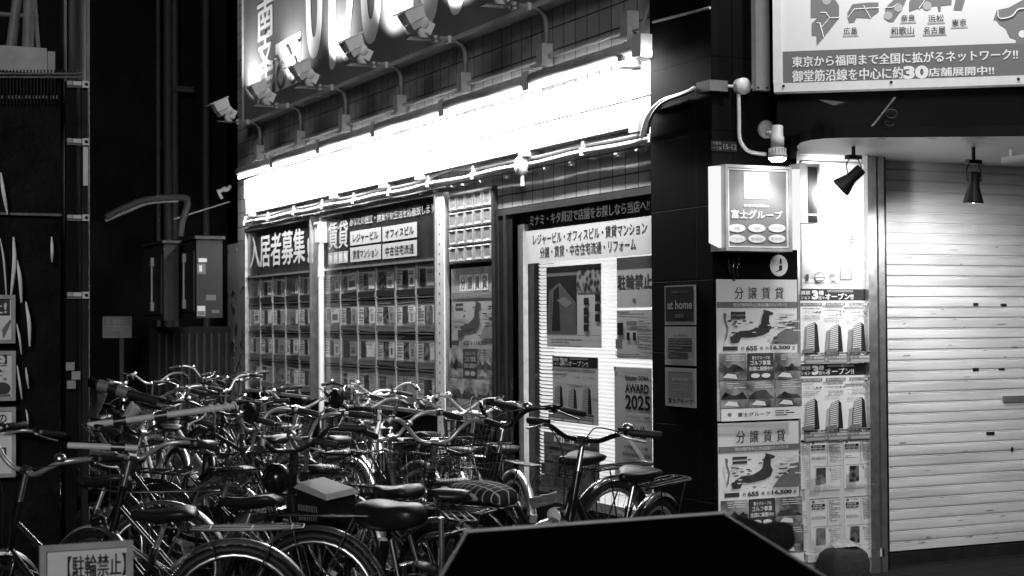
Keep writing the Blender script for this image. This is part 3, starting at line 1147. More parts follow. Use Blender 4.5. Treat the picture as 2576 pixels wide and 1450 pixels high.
dp = thing('down_pipe', 'white downpipe with a square box at its head between the two display cases', 'pipe', loc=F1.pt(-16.04, .1, .1))
mb = MB()
sd0 = F1.loc(808, 800, .08)[0]
mb.tube([F1.pt(sd0, GZ, .08), F1.pt(sd0, 2.4, .08)], .03, WHITEP, 14)
mb.tube([F1.pt(sd0, 2.02, .08), F1.pt(sd0, 2.12, .08)], .036, WHITEP, 14)
part(mb, 'pipe', dp)
mb = MB()
zt_, zb_ = F1.loc(805, 562, .1)[1], F1.loc(805, 610, .1)[1]
mb.slab(F1, sd0 - .05, zb_, sd0 + .04, zt_, .03, .13, WHITEP)
mb.slab(F1, sd0 - .058, zt_ - .01, sd0 + .048, zt_ + .012, .022, .138, WHITEP)
part(mb, 'head_box', dp)
post = thing('perforated_post', 'white perforated metal post at the right end of the display cases', 'post', loc=F1.pt(-12.68, .1, .05))
mb = MB()
a0, a1 = F1.loc(1113, 800)[0], F1.loc(1131, 800)[0]
mb.slab(F1, a0, GZ, a1, 2.66, .0, .05, WHITEP)
for k in range(26):
    zz = .35 + k * .085
    mb.disc(F1, (a0 + a1) / 2 - .02, zz, .011, .011, .0515, INK, 10)
part(mb, 'upright', post)

# glass block panel and the map poster below it
gb = thing('glass_block_panel', 'panel of glowing glass blocks between the display case and the glass door', 'glass blocks', loc=F1.pt(-12.1, 2.1, 0))
GBM = mat('glass_block', 0.3, 0.12, trans=0.0, var=0.25, scale=14, bump=0.5, coat=0.6)
s0, s1 = -12.53, -11.66
for r in range(4):
    for k in range(5):
        w, h = (s1 - s0) / 5, .19
        a, b = s0 + k * w + .008, s0 + (k + 1) * w - .008
        z0 = 2.05 + r * .145
        z1 = z0 + .133
        mb = MB()
        P = []
        rings = [(.0, .0), (.0, .03), (.012, .042), (.03, .036)]
        vs = []
        for ins, o in rings:
            vs += [F1.pt(a + ins, z0 + ins, o), F1.pt(b - ins, z0 + ins, o), F1.pt(b - ins, z1 - ins, o), F1.pt(a + ins, z1 - ins, o)]
        fs = []
        for q in range(3):
            for j in range(4):
                j2 = (j + 1) % 4
                fs.append((q * 4 + j, q * 4 + j2, q * 4 + 4 + j2, q * 4 + 4 + j))
        fs.append((12, 13, 14, 15))
        mb.add(vs, fs, GBM)
        part(mb, 'glass_block', gb)
mb = MB()
mb.slab(F1, s0 - .02, 2.04, s1 + .02, 2.64, -.02, .012, LGREY)
part(mb, 'mortar_bed', gb)
lampG = None

mb = MB()
R = (F1.loc(1137, 800)[0], .72, F1.loc(1248, 800)[0], 2.0)
printed(mb, F1, R, .0, map_poster_ops(PAPERG, INKD, INKM, PH, random.Random(5), None), PAPERG)
tag(mb.build('map_poster'), 'map poster with landscape photographs under the glass blocks', 'poster')
mb = MB()
for s in (-12.62, -11.63):
    mb.slab(F1, s - .02, .7, s + .02, 2.64, .0, .04, ALU if s < -12 else DARK)
tag(mb.build('window_strip'), 'thin metal strips either side of the glass blocks and map poster', 'trim')

# ------------------------------------------------------------------ glass door with blinds
door = thing('glass_door', 'bright glass shop door with white blinds and posters beside the dark pillar', 'door', loc=F1.pt(-10.2, .1, 0))
mb = MB()
frame_strip(mb, F1, (-11.60, .1, -8.945, 2.44), .05, -.015, .03, BLACK, 'tl')
mb.slab(F1, -11.55, .1, -11.22, 2.39, -.01, .02, mat('dark_door_metal', .03, .3, metal=.3, var=.3))
mb.slab(F1, -11.44, .1, -11.40, 2.39, .021, .035, DARK)
mb.slab(F1, -11.22, .12, -11.13, 2.30, -.03, .012, ALU)
part(mb, 'frame', door)
mb = MB()
mb.quad(F1, -11.13, .2, -8.95, 2.3, -.035, GLASS)
part(mb, 'glass_pane', door)
mb = MB()
rb = random.Random(2)
N = 68
for k in range(N):
    z = 2.2 - k * .028
    vs = []
    nseg = 10
    tilt = .4 + rb.uniform(-.05, .05)
    for j in range(nseg + 1):
        s = -11.10 + 2.15 * j / nseg
        wob = rb.uniform(-.0015, .0015)
        for q in (-1, -.33, .33, 1):
            vs.append(F1.pt(s, z + wob + q * .014 * .85, -.115 + q * .008 + .005 * (1 - q * q)))
    fs = []
    for j in range(nseg):
        for q in range(3):
            fs.append((j * 4 + q, j * 4 + 4 + q, j * 4 + 5 + q, j * 4 + 1 + q))
    mb.add(vs, fs, BLIND, True)
part(mb, 'blind', door)
mb = MB()
q = F1.loc(1305, 535)
mb.slab(F1, -11.15, 2.405, -8.95, 2.425, -.2, -.19, SLIT)
part(mb, 'ceiling_strip', door)
lamp('room_lamp', 'AREA', (6.9, 10.25, 2.55), 66, aim=(6.3, 10.25, 0), size=(1.6, 2.0))
lamp('room_lamp', 'AREA', (7.9, 10.25, 1.4), 30, aim=(5, 10.25, 1.3), size=(1.8, 2.0))


def win_poster(name, label, q, ops, back, o=-.03):
    mb = MB()
    printed(mb, F1, F1.rect(*q, o), o, ops, back, .002)
    return tag(mb.build(name), label, 'poster')


B_, W_, G_, P_ = BACKLITB, BACKLITW, BACKLITM, BACKLIT
win_poster('door_banner', 'black banner of pale lettering across the top of the glass door', (1310, 540, 1642, 543), [('t', .085, .15, .985, .75, 'ミナミ・キタ周辺で店舗をお探しなら当店へ!!', INKW, .035)], HEADB, -.01)
win_poster('door_banner', 'white banner with two lines of black lettering on the glass door', (1313, 584, 1642, 639), [('t', .1, .12, .965, .45, 'レジャービル・オフィスビル・賃貸マンション', INK, .03), ('t', .16, .53, .89, .86, '分譲・賃貸・中古住宅流通・リフォーム', INK, .03)], W_, -.01)
ops = [('r', 0, 0, .57, .83, B_), ('r', .0, .0, .58, .12, G_), ('p', [(.0, .83), (.05, .3), (.25, .2), (.55, .45), (.57, .83)], INKD), ('p', [(.1, .8), (.14, .3), (.24, .24), (.26, .8)], B_), ('p', [(.2, .42), (.35, .38), (.5, .46), (.36, .52)], G_), ('r', .58, 0, 1, .34, PH[2]), ('r', .6, .0, .99, .05, G_)]
for k, (a, b) in enumerate(((.7, .4), (.9, .36), (.7, .52), (.9, .48), (.7, .62), (.9, .6), (.7, .72))):
    ops.append(('r', a, b, a + .09, b + .085, B_))
ops += [('r', 0, .85, 1, .855, G_)] + fine_lines(.1, .9, .9, .97, 2, G_)
win_poster('door_poster', 'dark building poster of one large photograph at the middle of the door', (1375.5, 673, 1514, 876), ops, P_)
win_poster('door_poster', 'poster of three towers under a black heading on the glass door', (1390.5, 896, 1506, 1072), open_ops(P_, B_, G_, random.Random(4)), P_)
win_poster('door_poster', 'lowest map poster on the glass door, half behind a bicycle', (1369, 1085, 1509, 1262), map_poster_ops(G_, B_, INKD, [PH[0]] * 5, random.Random(6)), G_)
win_poster('door_notice', 'no-bicycle-parking notice of bold black characters beside the pillar', (1552, 650, 1642, 773), [('t', .03, .34, .99, .63, '駐輪禁止', INK, .05)] + [('e', .5, .86, .05, .05, G_)], P_)
ops = fine_lines(.03, .03, .97, .12, 2, G_) + [('r', .03, .26, .2, .52, B_), ('r', .3, .46, .39, .62, B_), ('r', .48, .46, .57, .62, B_), ('r', .3, .23, .6, .32, G_), ('r', .62, .23, .63, .8, G_)] + fine_lines(.65, .22, .98, .8, 11, G_) + [('r', .02, .6, .22, .8, G_)] + fine_lines(.02, .86, .98, .98, 3, G_)
win_poster('door_sheet', 'grey property sheet of small print beside the pillar', (1552, 781, 1642, 905), ops, P_)
ops = [('t', .3, .065, .93, .1, 'Rakuten GORA', B_, .03), ('r', .32, .105, .6, .109, B_), ('t', .3, .13, .93, .205, 'AWARD', B_, .04), ('t', .3, .22, .97, .34, '2025', B_, .03), ('t', .33, .385, .95, .41, 'コースメンテナンス部門', B_, .01), ('t', .4, .465, .85, .565, '第1位', B_, .04),
       ('t', .25, .63, .9, .66, '大阪府ゴルフ場', B_, .01), ('r', .22, .69, .98, .72, G_), ('p', [(.0, 1), (.0, .95), (.6, .8), (1, .78), (1, 1)], G_), ('p', [(.35, .58), (.42, .56), (.8, .7), (.95, .85), (.88, .86), (.7, .72)], W_), ('r', 0, 0, .06, .03, G_)]
win_poster('award_poster', 'grey award poster dated 2025 in the door corner by the pillar', (1546, 923, 1642, 1247), ops, P_)

# plaques on the pillar's left face
mb = MB()
printed(mb, PA, PA.rect(1676, 720, 1752, 818), .0, [('r', .03, .03, .97, .91, INK), ('t', .24, .14, .8, .19, '不動産のことなら', INKM, .01), ('t', .1, .38, .92, .6, 'at home', INKL, .02), ('t', .36, .72, .64, .82, '加盟店', INKM, .02)], PAPERG, .012)
tag(mb.build('pillar_plaque'), 'black plaque lettered at home, topmost on the dark pillar', 'plaque')
mb = MB()
printed(mb, PA, PA.rect(1676, 822, 1752, 921), .0, [('t', .3, .2, .75, .26, '取引業者票', INKM, .01), ('r', .12, .3, .92, .47, INKD), ('r', .12, .49, .92, .65, INKD), ('r', .12, .67, .8, .84, INKD)] + fine_lines(.14, .33, .9, .82, 7, INKM), PAPERG, .012)
tag(mb.build('pillar_plaque'), 'pale plaque with three dark boxes, middle one on the pillar', 'plaque')
mb = MB()
printed(mb, PA, PA.rect(1677, 924.5, 1752.5, 1027), .0, [('r', .15, .1, .93, .12, INKD), ('r', .1, .12, .93, .75, INKM), ('t', .25, .25, .8, .34, '許可票', INKL, .01), ('r', .2, .4, .8, .41, INKL), ('r', .2, .55, .8, .56, INKL), ('t', .12, .78, .95, .92, '富士グループ', INK, .02)], PAPERG, .012)
tag(mb.build('pillar_plaque'), 'grey plaque with fine print, lowest of three on the pillar', 'plaque')

# ------------------------------------------------------------------ pillar front: posters, box sign, lamp, conduits
for q, lab, sd_ in (((1800, 703, 2006, 1052), 'upper map poster on the front of the dark pillar', 11), ((1804, 1066, 2010, 1418), 'lower map poster on the front of the dark pillar, cut by the black box', 12)):
    mb = MB()
    printed(mb, F2, F2.rect(*q), .004, map_poster_ops(PAPER, INKD, INKM, PH, random.Random(sd_)), PAPER, .004)
    tag(mb.build('map_poster'), lab, 'poster')
mb = MB()
q = F2.rect(1787, 354, 1852, 383)
mb.slab(F2, *q, .003, .01, DARK)
w, h = q[2] - q[0], q[3] - q[1]
for a, b, c, d, t in ((.05, .6, .38, .9, '大阪市'), (.05, .12, .38, .42, '一丁目'), (.46, .2, .97, .72, '15-12')):
    mb.text(F2, q[0] + w * a, q[1] + h * b, q[0] + w * c, q[1] + h * d, .012, t, INKM, .01)
tag(mb.build('address_plate'), 'small dark address plate reading 15-12 on the pillar corner', 'plate')

SIDEL = glow_mat('lit_side_tube', .95)
bs = thing('box_sign', 'bright box sign with six white ovals on the pillar front', 'sign', loc=F2.pt(5.57, 2.2, 0))
BX = .16
BS = Plane((0, YB - BX, 0), (1, 0, 0))
mb = MB()
q = BS.rect(1820, 414, 1989, 634)
mb.slab(BS, *q, -.15, 0, LGREY)
part(mb, 'cabinet', bs)
BSF = mat('box_sign_face', 0.22, 0.35, var=.06, scale=3)
mb = MB()
frame_strip(mb, BS, q, .018, 0, .02, LGREY)
frame_strip(mb, BS, (q[0] + .022, q[1] + .022, q[2] - .022, q[3] - .022), .008, .0, .012, INKW)
part(mb, 'frame', bs)
mb = MB()
mb.quad(BS, q[0] + .03, q[1] + .03, q[2] - .03, q[3] - .03, .004, BSF)
R = lambda *a: BS.rect(*a)
mb.quad(BS, *R(1869.5, 433, 1933, 501.5), .007, INKW)
mb.quad(BS, *R(1886, 477, 1896, 481), .0085, INKM)
mb.poly(BS, [BS.loc(u, v) for u, v in ((1887, 474), (1890, 463), (1896, 470), (1895, 474))], .0085, INKL)
mb.poly(BS, [BS.loc(u, v) for u, v in ((1900, 470), (1902, 458), (1908, 456), (1914, 464), (1913, 473), (1904, 474))], .0085, INKL)
mb.text(BS, *R(1870, 514, 1933, 523), .007, '総合不動産業の', INKW, .02)
mb.text(BS, *R(1838, 528, 1966, 553), .007, '富士グループ', INKW, .06)
for j, v in enumerate((574.5, 601)):
    for i, u in enumerate((1852, 1902.5, 1953)):
        cs, cz = BS.loc(u, v)
        mb.disc(BS, cs, cz, .062, .0245, .0075, INKW)
        t = [['分譲', '賃貸', '中古流通'], ['リフォーム', '建設設計', '管理物件']][j][i]
        wd = .02 if len(t) == 2 else .042
        mb.text(BS, cs - wd, cz - .009, cs + wd, cz + .009, .009, t, INKL, -.005)
part(mb, 'face_panel', bs)
for (u0, v0, u1, v1) in ((1786, 419, 1813.5, 624), (1990, 427, 2011, 629)):
    mb = MB()
    a = BS.rect(u0, v0, u1, v1, -.04)
    c = (a[0] + a[2]) / 2
    r = (a[2] - a[0]) / 2
    prof = []
    pts = [(c + r * math.cos(t), .06 * math.sin(t)) for t in [math.pi * k / 10 for k in range(11)]]
    vs = [BS.pt(s, a[1] + (.03 if s < c and u0 < 1800 else 0), o - .06) for s, o in pts] + [BS.pt(s, a[3], o - .06) for s, o in pts]
    n = len(pts)
    mb.add(vs, [(i + 1, i, n + i, n + i + 1) for i in range(n - 1)] + [tuple(range(n)), tuple(range(n, 2 * n))[::-1], (0, n - 1, 2 * n - 1, n)], SIDEL, False)
    part(mb, 'side_lamp', bs)

bl = thing('reflector_lamp', 'lit reflector lamp shining down on the box sign', 'lamp', loc=F2.pt(5.7, 2.6, .2))
LP = Plane((0, YB - .30, 0), (1, 0, 0))
lu, lv = LP.loc(1956, 398)
cpt = Vector(LP.pt(lu, lv, 0))
mb = MB()
mb.lathe(cpt, (0, 0, 1), [(.052, -.0), (.058, .004), (.055, .02), (.045, .045), (.040, .06)], LGREY, 24)
for k in range(16):
    t = 2 * math.pi * k / 16
    mb.box(cpt + Vector((.047 * math.cos(t), .047 * math.sin(t), .034)), (.012, .003, .045), LGREY, Matrix.Rotation(t, 3, 'Z'))
part(mb, 'heat_sink', bl)
mb = MB()
mb.lathe(cpt, (0, 0, 1), [(0, .058), (.040, .06), (.040, .125), (.034, .127), (.034, .19), (.028, .195), (0, .195)], LGREY, 20)
part(mb, 'socket', bl)
mb = MB()
mb.lathe(cpt, (0, 0, 1), [(.052, -.002), (.045, -.014), (.03, -.022), (0, -.026)], BULB, 20)
part(mb, 'bulb', bl)
mb = MB()
fp = Vector(F2.pt(*F2.loc(1924, 327), 0))
mb.lathe(fp, (0, -1, 0), [(.055, .002), (.058, .02), (.05, .03), (0, .034)], LGREY, 20)
mb.tube(spline([fp + Vector((0, -.03, 0)), fp + Vector((.02, -.12, -.03)), cpt + Vector((-.03, .05, .15)), cpt + Vector((0, 0, .15))]), .016, LGREY)
part(mb, 'wall_mount', bl)
lamp('reflector_beam', 'SPOT', cpt + Vector((0, -.03, -.05)), 11, aim=cpt + Vector((-.10, .10, -1)), angle=125, blend=.6, rad=.04)

mb = MB()
O = .03
P2 = lambda u, v, o=O: F2.pt(*F2.loc(u, v, o), o)
mb.lathe(P2(1860, 219.5, .0), (0, -1, 0), [(.05, 0), (.052, .04), (.05, .055), (0, .057)], WHITEP, 24)
tag(mb.build('round_junction_box'), 'round white junction box on the pillar below the white strip panel', 'junction box')
mb = MB()
mb.tube([P2(1876, 219), P2(1893, 220)], .011, WHITEP)
mb.tube([P2(1842, 218), P2(1820, 216), P2(1797, 218)], .010, WHITEP)
mb.tube(spline([P2(1858, 238), P2(1859, 300), P2(1860, 345), P2(1868, 366), P2(1882, 380), P2(1904, 386), P2(1926, 388)]), .0125, WHITEP)
tag(mb.build('conduit_pipe'), 'white conduit curving down from the round box to the reflector lamp', 'conduit')
mb = MB()
cc = F2.pt(*F2.loc(1796, 218, .0), .0)
mb.box((5.275, YB + .03, cc[2]), (.13, .15, .065), MID)
tag(mb.build('corner_box'), 'small square cable box wrapped on the pillar corner', 'junction box')
mb = MB()
PQ = lambda u, v, o=.03: PA.pt(*PA.loc(u, v, o), o)
mb.tube(spline([PQ(1748, 222), PQ(1730, 232), PQ(1700, 243), PQ(1672, 252), PQ(1650, 268), PQ(1632, 290), PQ(1622, 315), PQ(1615, 345, .02)], 8), .016, WHITEP)
mb.tube(spline([PQ(1748, 226, .05), PQ(1715, 240, .055), PQ(1668, 259, .055), PQ(1640, 292, .05), PQ(1628, 335, .03)], 8), .010, INKD)
tag(mb.build('looped_cable'), 'thick white cable bending round the pillar edge to the pipes', 'cable')
mb = MB()
mb.slab(PA, PA.loc(1645, 280)[0], PA.loc(1645, 275)[1] - .02, PA.loc(1745, 236)[0], PA.loc(1645, 275)[1], 0.0, .04, STEEL)
tag(mb.build('pillar_ledge'), 'thin metal ledge across the pillar beneath the white cable', 'ledge')
mb = MB()
mb.tube([PQ(1643, 56, .01), PQ(1786, 20, .01)], .009, LGREY)
tag(mb.build('thin_conduit'), 'thin grey conduit slanting across the top of the pillar', 'conduit')
mb = MB()
cs, cz = F2.loc(1958.5, 668.5)
mb.disc(F2, cs, cz, .066, .066, .004, INKW, 40)
LG = lambda pts, o=.0055, m=INK: mb.poly(F2, [F2.loc(u, v) for u, v in pts], o, m)
LG([(1961, 651), (1964.5, 651), (1966, 664), (1960, 664)])
LG([(1958.5, 668), (1966.5, 668), (1966.5, 681), (1958.5, 681)])
LG([(1959, 680), (1964, 681), (1953, 684.5), (1948.5, 684)])
mb.quad(F2, *F2.rect(1950, 666, 1970, 666.8), .0055, INKL)
tag(mb.build('round_sticker'), 'round white sticker with a dark mark under the box sign', 'sticker')
mb = MB()
for k, (u, v0, v1) in enumerate(((1836, 636, 690), (1846, 634, 702), (1856, 636, 698))):
    mb.tube(spline([P2(u, v0), P2(u - 3 + k * 3, (v0 + v1) / 2 - 4), P2(u - 2, (v0 + v1) / 2 + 9), P2(u + 2 - k, v1)]), .012, GLOSSB)
tag(mb.build('cable_bundle'), 'black cable bundle hanging under the box sign', 'cable')

# white strip panel and the angled network sign
mb = MB()
a = F2.rect(1900, -50, 1937, 229, .05)
mb.slab(F2, a[0], a[1], a[2], 4.6, .0, .05, WHITEP)
for u in (1907, 1929):
    mb.lathe(F2.pt(*F2.loc(u, 221, .05), .05), (0, -1, 0), [(.007, 0), (.006, .004), (0, .005)], DARK, 10)
tag(mb.build('blank_board'), 'plain white strip panel left of the map sign', 'panel')
NS = Plane((5.51, 7.91, 0), (math.cos(math.radians(36.2)), -math.sin(math.radians(36.2)), 0))
ns = thing('network_sign', 'big white map sign with two lines of white lettering on a grey band', 'sign', loc=NS.pt(.8, 2.9, 0))
mb = MB()
q = NS.rect(1951, 226, 2700, 150)
mb.slab(NS, 0.0, 2.925, 2.6, 5.0, -.10, 0, INKW)
part(mb, 'backing_board', ns)
mb = MB()
mb.slab(NS, -.012, 2.905, 2.6, 2.955, -.08, .012, WHITEP)
mb.slab(NS, -.015, 2.956, .035, 5.0, -.08, .012, WHITEP)
for u, v in ((1971, 217), (2242, 207), (2562, 199)):
    mb.lathe(NS.pt(*NS.loc(u, v, .012), .012), -Vector(NS.N) * -1, [(.009, 0), (.007, .006), (0, .007)], DARK, 10)
part(mb, 'frame', ns)
mb = MB()
NB = mat('sign_band', 0.12, 0.4, var=.1, scale=3)
NW = mat('sign_white', 0.74, 0.4, var=.04, scale=2)
NG = mat('sign_map_grey', 0.17, 0.45, var=.08, scale=3)
L = NS.loc
mb.quad(NS, .04, 2.956, 2.6, 5.0, .002, NW)
zb = L(1957, 131)[1]
mb.quad(NS, .042, 2.958, 2.6, zb, .0035, NB)
TT = lambda q, t, m, b: mb.text(NS, *NS.rect(*q), .006, t, m, b)
TT((1993, 143.5, 2560, 150), '東京から福岡まで全国に拡がるネットワーク!!', INKW, .035)
TT((1993, 178.5, 2271, 198), '御堂筋沿線を中心に約', INKW, .035)
TT((2272, 167, 2336, 198), '30', INKW, .05)
TT((2336, 172, 2500, 188), '店舗展開中!!', INKW, .035)
for q, t in (((2122, 70, 2157, 87), '広島'), ((2266, 38, 2302, 54), '奈良'), ((2335, 38.5, 2374, 55), '浜松'), ((2394, 49, 2431, 66), '東京'), ((2241, 69, 2299, 87), '和歌山'), ((2323, 68.5, 2378, 84.5), '名古屋')):
    TT(q, t, INK, .01)
    mb.quad(NS, *NS.rect(q[0] - 2, q[3] + 3, q[2] + 3, q[3] + 4), .0045, INKL)


def SP(pts, o, m):
    mb.poly(NS, [L(1932 + x / 4.0, y / 4.0) for x, y in pts], o, m)


# stylised angular map (western islands left, bay outline right)
SP([(430, -60), (640, -60), (715, 60), (715, 185), (560, 380), (490, 462), (487, 360), (440, 360), (440, 240), (500, 180), (430, 180)], .004, NG)
SP([(800, 130), (850, 45), (1010, 28), (1110, 28), (1115, 120), (1030, 185), (890, 180), (870, 225), (815, 232), (800, 180)], .004, NG)
SP([(1180, 80), (1330, -60), (1420, -60), (1340, 110), (1260, 222), (1215, 222), (1178, 190)], .004, NG)
SP([(1420, 20), (1480, -60), (1850, -60), (1845, 50), (1740, 60), (1735, 118), (1715, 118), (1700, 60), (1500, 90), (1420, 120)], .004, NG)
SP([(1900, -60), (2000, -60), (1950, 105), (1865, 105)], .004, NG)
SP([(2265, 210), (2300, 105), (2420, 80), (2600, -20), (3000, -60), (3000, 460), (2490, 452), (2495, 400), (2430, 378), (2390, 290), (2330, 250), (2290, 200)], .004, NG)
for p in ([(525, 130), (580, 130), (620, 185), (715, 182)], [(620, 185), (530, 290)], [(490, 235), (520, 235), (560, 380)], [(805, 180), (870, 95), (1115, 82)], [(960, 60), (1030, 185)], [(1180, 80), (1250, 80), (1310, 40)], [(1520, 90), (1610, -40)]):
    mb.tube([NS.pt(*L(1932 + x / 4, y / 4), .004) for x, y in p], .0035, NW, 4)
for x, y in ((590, 10), (1210, 160), (1310, 80), (1600, 60)):
    cs, cz = L(1932 + x / 4, y / 4)
    mb.disc(NS, cs, cz, .025, .025, .0055, INKL)
mb.tube(spline([NS.pt(*L(1932 + x / 4, y / 4), .005) for x, y in ((2310, 110), (2330, 190), (2450, 170), (2520, 100), (2620, 90))]), .006, NW, 4)
mb.disc(NS, *L(1932 + 2560 / 4, 345 / 4), .022, .022, .0055, INKW)
part(mb, 'face_panel', ns)
for k, s in enumerate((.55, 1.75)):
    f = thing('network_sign_floodlight', ['white floodlight above the left half of the map sign', 'white floodlight above the right half of the map sign'][k], 'floodlight', 'floodlights above the map sign')
    b = Vector(NS.pt(s, 5.05, 0))
    e = Vector(NS.pt(s, 5.2, .75))
    mb = MB()
    mb.tube(spline([b - Vector((0, 0, .03)), b + Vector((0, 0, .18)), e]), .018, LGREY)
    o = mb.build('arm_pipe', f)
    mb = MB()
    mb.lathe(e, Vector(NS.pt(s, 3.6, 0)) - e, [(0, -.12), (.05, -.1), (.06, 0), (.10, .06), (.1, .075), (0, .07)], WHITEP, 18)
    o = mb.build('lamp_head', f)
    lamp('network_sign_beam', 'SPOT', e + (Vector(NS.pt(s, 3.6, 0)) - e).normalized() * .1, 210, aim=NS.pt(s, 3.4, 0), angle=110, blend=.8, rad=.05)

# small double-sided light box between pillar and panel
mb = MB()
q = F2.rect(2013, 411, 2064, 563, .12)
mb.slab(F2, *q, .0, .12, WHITEP)
a = F2.rect(2033, 420, 2058, 560, .125)
mb.slab(F2, *a, .12, .1235, INK)
a = F2.rect(2035, 538, 2056, 543, .13)
mb.slab(F2, *a, .1245, .1265, PAPER)
tag(mb.build('slim_box_sign'), 'slim white box sign with a black face beside the box sign', 'sign')

# ------------------------------------------------------------------ white panel with posters (recess)
RP = Plane((0, YB + .12, 0), (1, 0, 0))
mb = MB()
q = RP.rect(2011, 400, 2206, 1390)
mb.slab(RP, q[0], q[1], q[2], 2.55, .0, .02, WHITEP)
for k in range(70):
    z = q[1] + .1 + k * .033
    if z < 2.5:
        mb.slab(RP, q[2] - .09, z, q[2] - .012, z + .012, .02, .0245, LGREY)
mb.slab(RP, q[0], q[1] - .02, q[2] + .02, q[1] + .03, .0, .05, WHITEP)
tag(mb.build('poster_board'), 'white ribbed poster board between the pillar and the shutter', 'board')
mb = MB()
r = random.Random(8)
ops = [('r', 0, .76, 1, .97, INKL), ('p', [(0, .0), (.35, .0), (.62, .14), (.66, .3), (.5, .38), (.2, .38), (0, .3)], INKW), ('e', .1, .1, .3, .07, PAPERG), ('e', .1, .105, .25, .055, PAPER), ('r', .25, .14, .55, .145, INKL)]
ops += [('p', [(.7, .98), (.72, .77), (.9, .71), (.94, .98)], INKM)]
for k in range(15):
    y = .775 + k * .013
    ops.append(('p', [(.715, y + .006), (.715, y), (.9, y - .045 + k * .003), (.9, y - .037 + k * .003)], INKW))
for k in range(3):
    ops.append(('r', .88, .60 + k * .025, .98, .61 + k * .025, INKM))
ops += [('e', .31, .955, .1, .045, INKM), ('r', .05, .93, .1, .99, INKD), ('r', .23, .94, .4, .95, INKW), ('r', .24, .965, .38, .975, INKW), ('t', .25, .92, .37, .935, '1棟', INKW, .02), ('r', .5, .93, .6, .945, INKM), ('r', .52, .955, .63, .985, INKL), ('e', .88, .69, .012, .01, INKM)]
printed(mb, RP, RP.rect(2015, 412, 2150, 712, .022), .022, ops, INKW, .003)
tag(mb.build('bright_poster'), 'washed-out bright poster with a pale tower at the top of the board', 'poster')
for q, lab, sd_ in (((2012, 727, 2179, 914.5), 'upper of two posters with three towers under a black heading', 21), ((2012, 916.5, 2181, 1106), 'lower of two posters with three towers under a black heading', 22)):
    mb = MB()
    printed(mb, RP, RP.rect(*q, .022), .022, open_ops(PAPER, INK, INKM, random.Random(sd_)), PAPER, .003)
    tag(mb.build('tower_poster'), lab, 'poster')
fl = [((2037, 1107, 2112, 1231), 'property sheet, upper left of four on the white board'), ((2122, 1104, 2195, 1224), 'property sheet, upper right of four on the white board'), ((2038, 1255, 2111, 1384), 'property sheet, lower left of four on the white board'), ((2124, 1250, 2195, 1380), 'property sheet, lower right of four on the white board')]
for k, (q, lab) in enumerate(fl):
    mb = MB()
    printed(mb, RP, RP.rect(*q, .022), .022, flyer_ops(PAPER, INK, INKM, PH, random.Random(31 + k)), PAPER, .003)
    tag(mb.build('property_sheet'), lab, 'flyer', 'property sheets on the white board')
for k, (v0, v1) in enumerate(((1108, 1235), (1262, 1390))):
    mb = MB()
    printed(mb, RP, RP.rect(2013, v0, 2028, v1 - 4, .022), .022, fine_lines(.05, .05, .95, .95, 24, INKL, random.Random(k), .4), PAPER, .003)
    tag(mb.build('narrow_sheet'), ['upper', 'lower'][k] + ' narrow strip of paper at the left edge of the white board', 'flyer', 'narrow paper strips on the white board')

# spot lamps under the canopy
def spot(label, mount, neck, mouth, r, aim, energy, angle):
    t = thing('spot_lamp', label, 'spotlight', 'black spotlights under the canopy', loc=mount)
    m, a, b = Vector(mount), Vector(neck), Vector(mouth)
    mb = MB()
    mb.box(m, (.10, .04, .025), BLACK)
    mb.tube([m, (m.x, m.y, 2.6)], .012, BLACK)
    part(mb, 'track_mount', t)
    mb = MB()
    mid = (a * .7 + b * .3)
    for sx in (-.055, .055):
        mb.tube([m + Vector((sx * .6, 0, -.01)), m + Vector((sx, 0, -.05)), mid + Vector((sx, 0, .0)), mid + Vector((sx * .7, 0, 0))], .004, BLACK, 6)
    part(mb, 'yoke', t)
    d = (b - a)
    Ln = d.length
    mb = MB()
    mb.lathe(a, d, [(0, 0), (r * .52, .002), (r * .56, .02), (r * .56, Ln * .48), (r * .62, Ln * .55), (r * .95, Ln * .9), (r, Ln), (r * .94, Ln), (r * .9, Ln * .9), (r * .4, Ln * .6)], BLACK, 24)
    part(mb, 'shade', t)
    mb = MB()
    mb.lathe(a, d, [(r * .88, Ln * .93), (r * .6, Ln * .965), (0, Ln * .985)], BULB, 20)
    part(mb, 'bulb', t)
    lamp('spot_beam', 'SPOT', b + d.normalized() * .02, energy, aim=aim, angle=angle, blend=.55, rad=.035)


D1 = 9.72
spot('black spotlight turned to the white poster board', at_depth(2147, 396, D1), at_depth(2168, 424, D1 - .02), at_depth(2114, 474, D1 + .03), .064, RP.pt(*RP.loc(2075, 530), 0), 46, 105)
D2 = 9.8
spot('black spotlight hanging straight down before the shutter', at_depth(2449, 408, D2), at_depth(2451, 432, D2), at_depth(2448, 512, D2), .062, at_depth(2440, 1100, D2 + .6), 60, 165)
mb = MB()
c0, c1 = Vector(at_depth(2523, 405, 9.4)), Vector(at_depth(2620, 392, 9.2))
mb.tube([c0, c1], .022, WHITEP, 10)
mb.tube([c0 * .8 + c1 * .2, (c0 * .8 + c1 * .2) + Vector((0, 0, .06))], .01, WHITEP)
mb.tube([c0 * .2 + c1 * .8, (c0 * .2 + c1 * .8) + Vector((0, 0, .06))], .01, WHITEP)
tag(mb.build('white_batten'), 'white unlit batten tube at the right edge under the canopy', 'lamp')

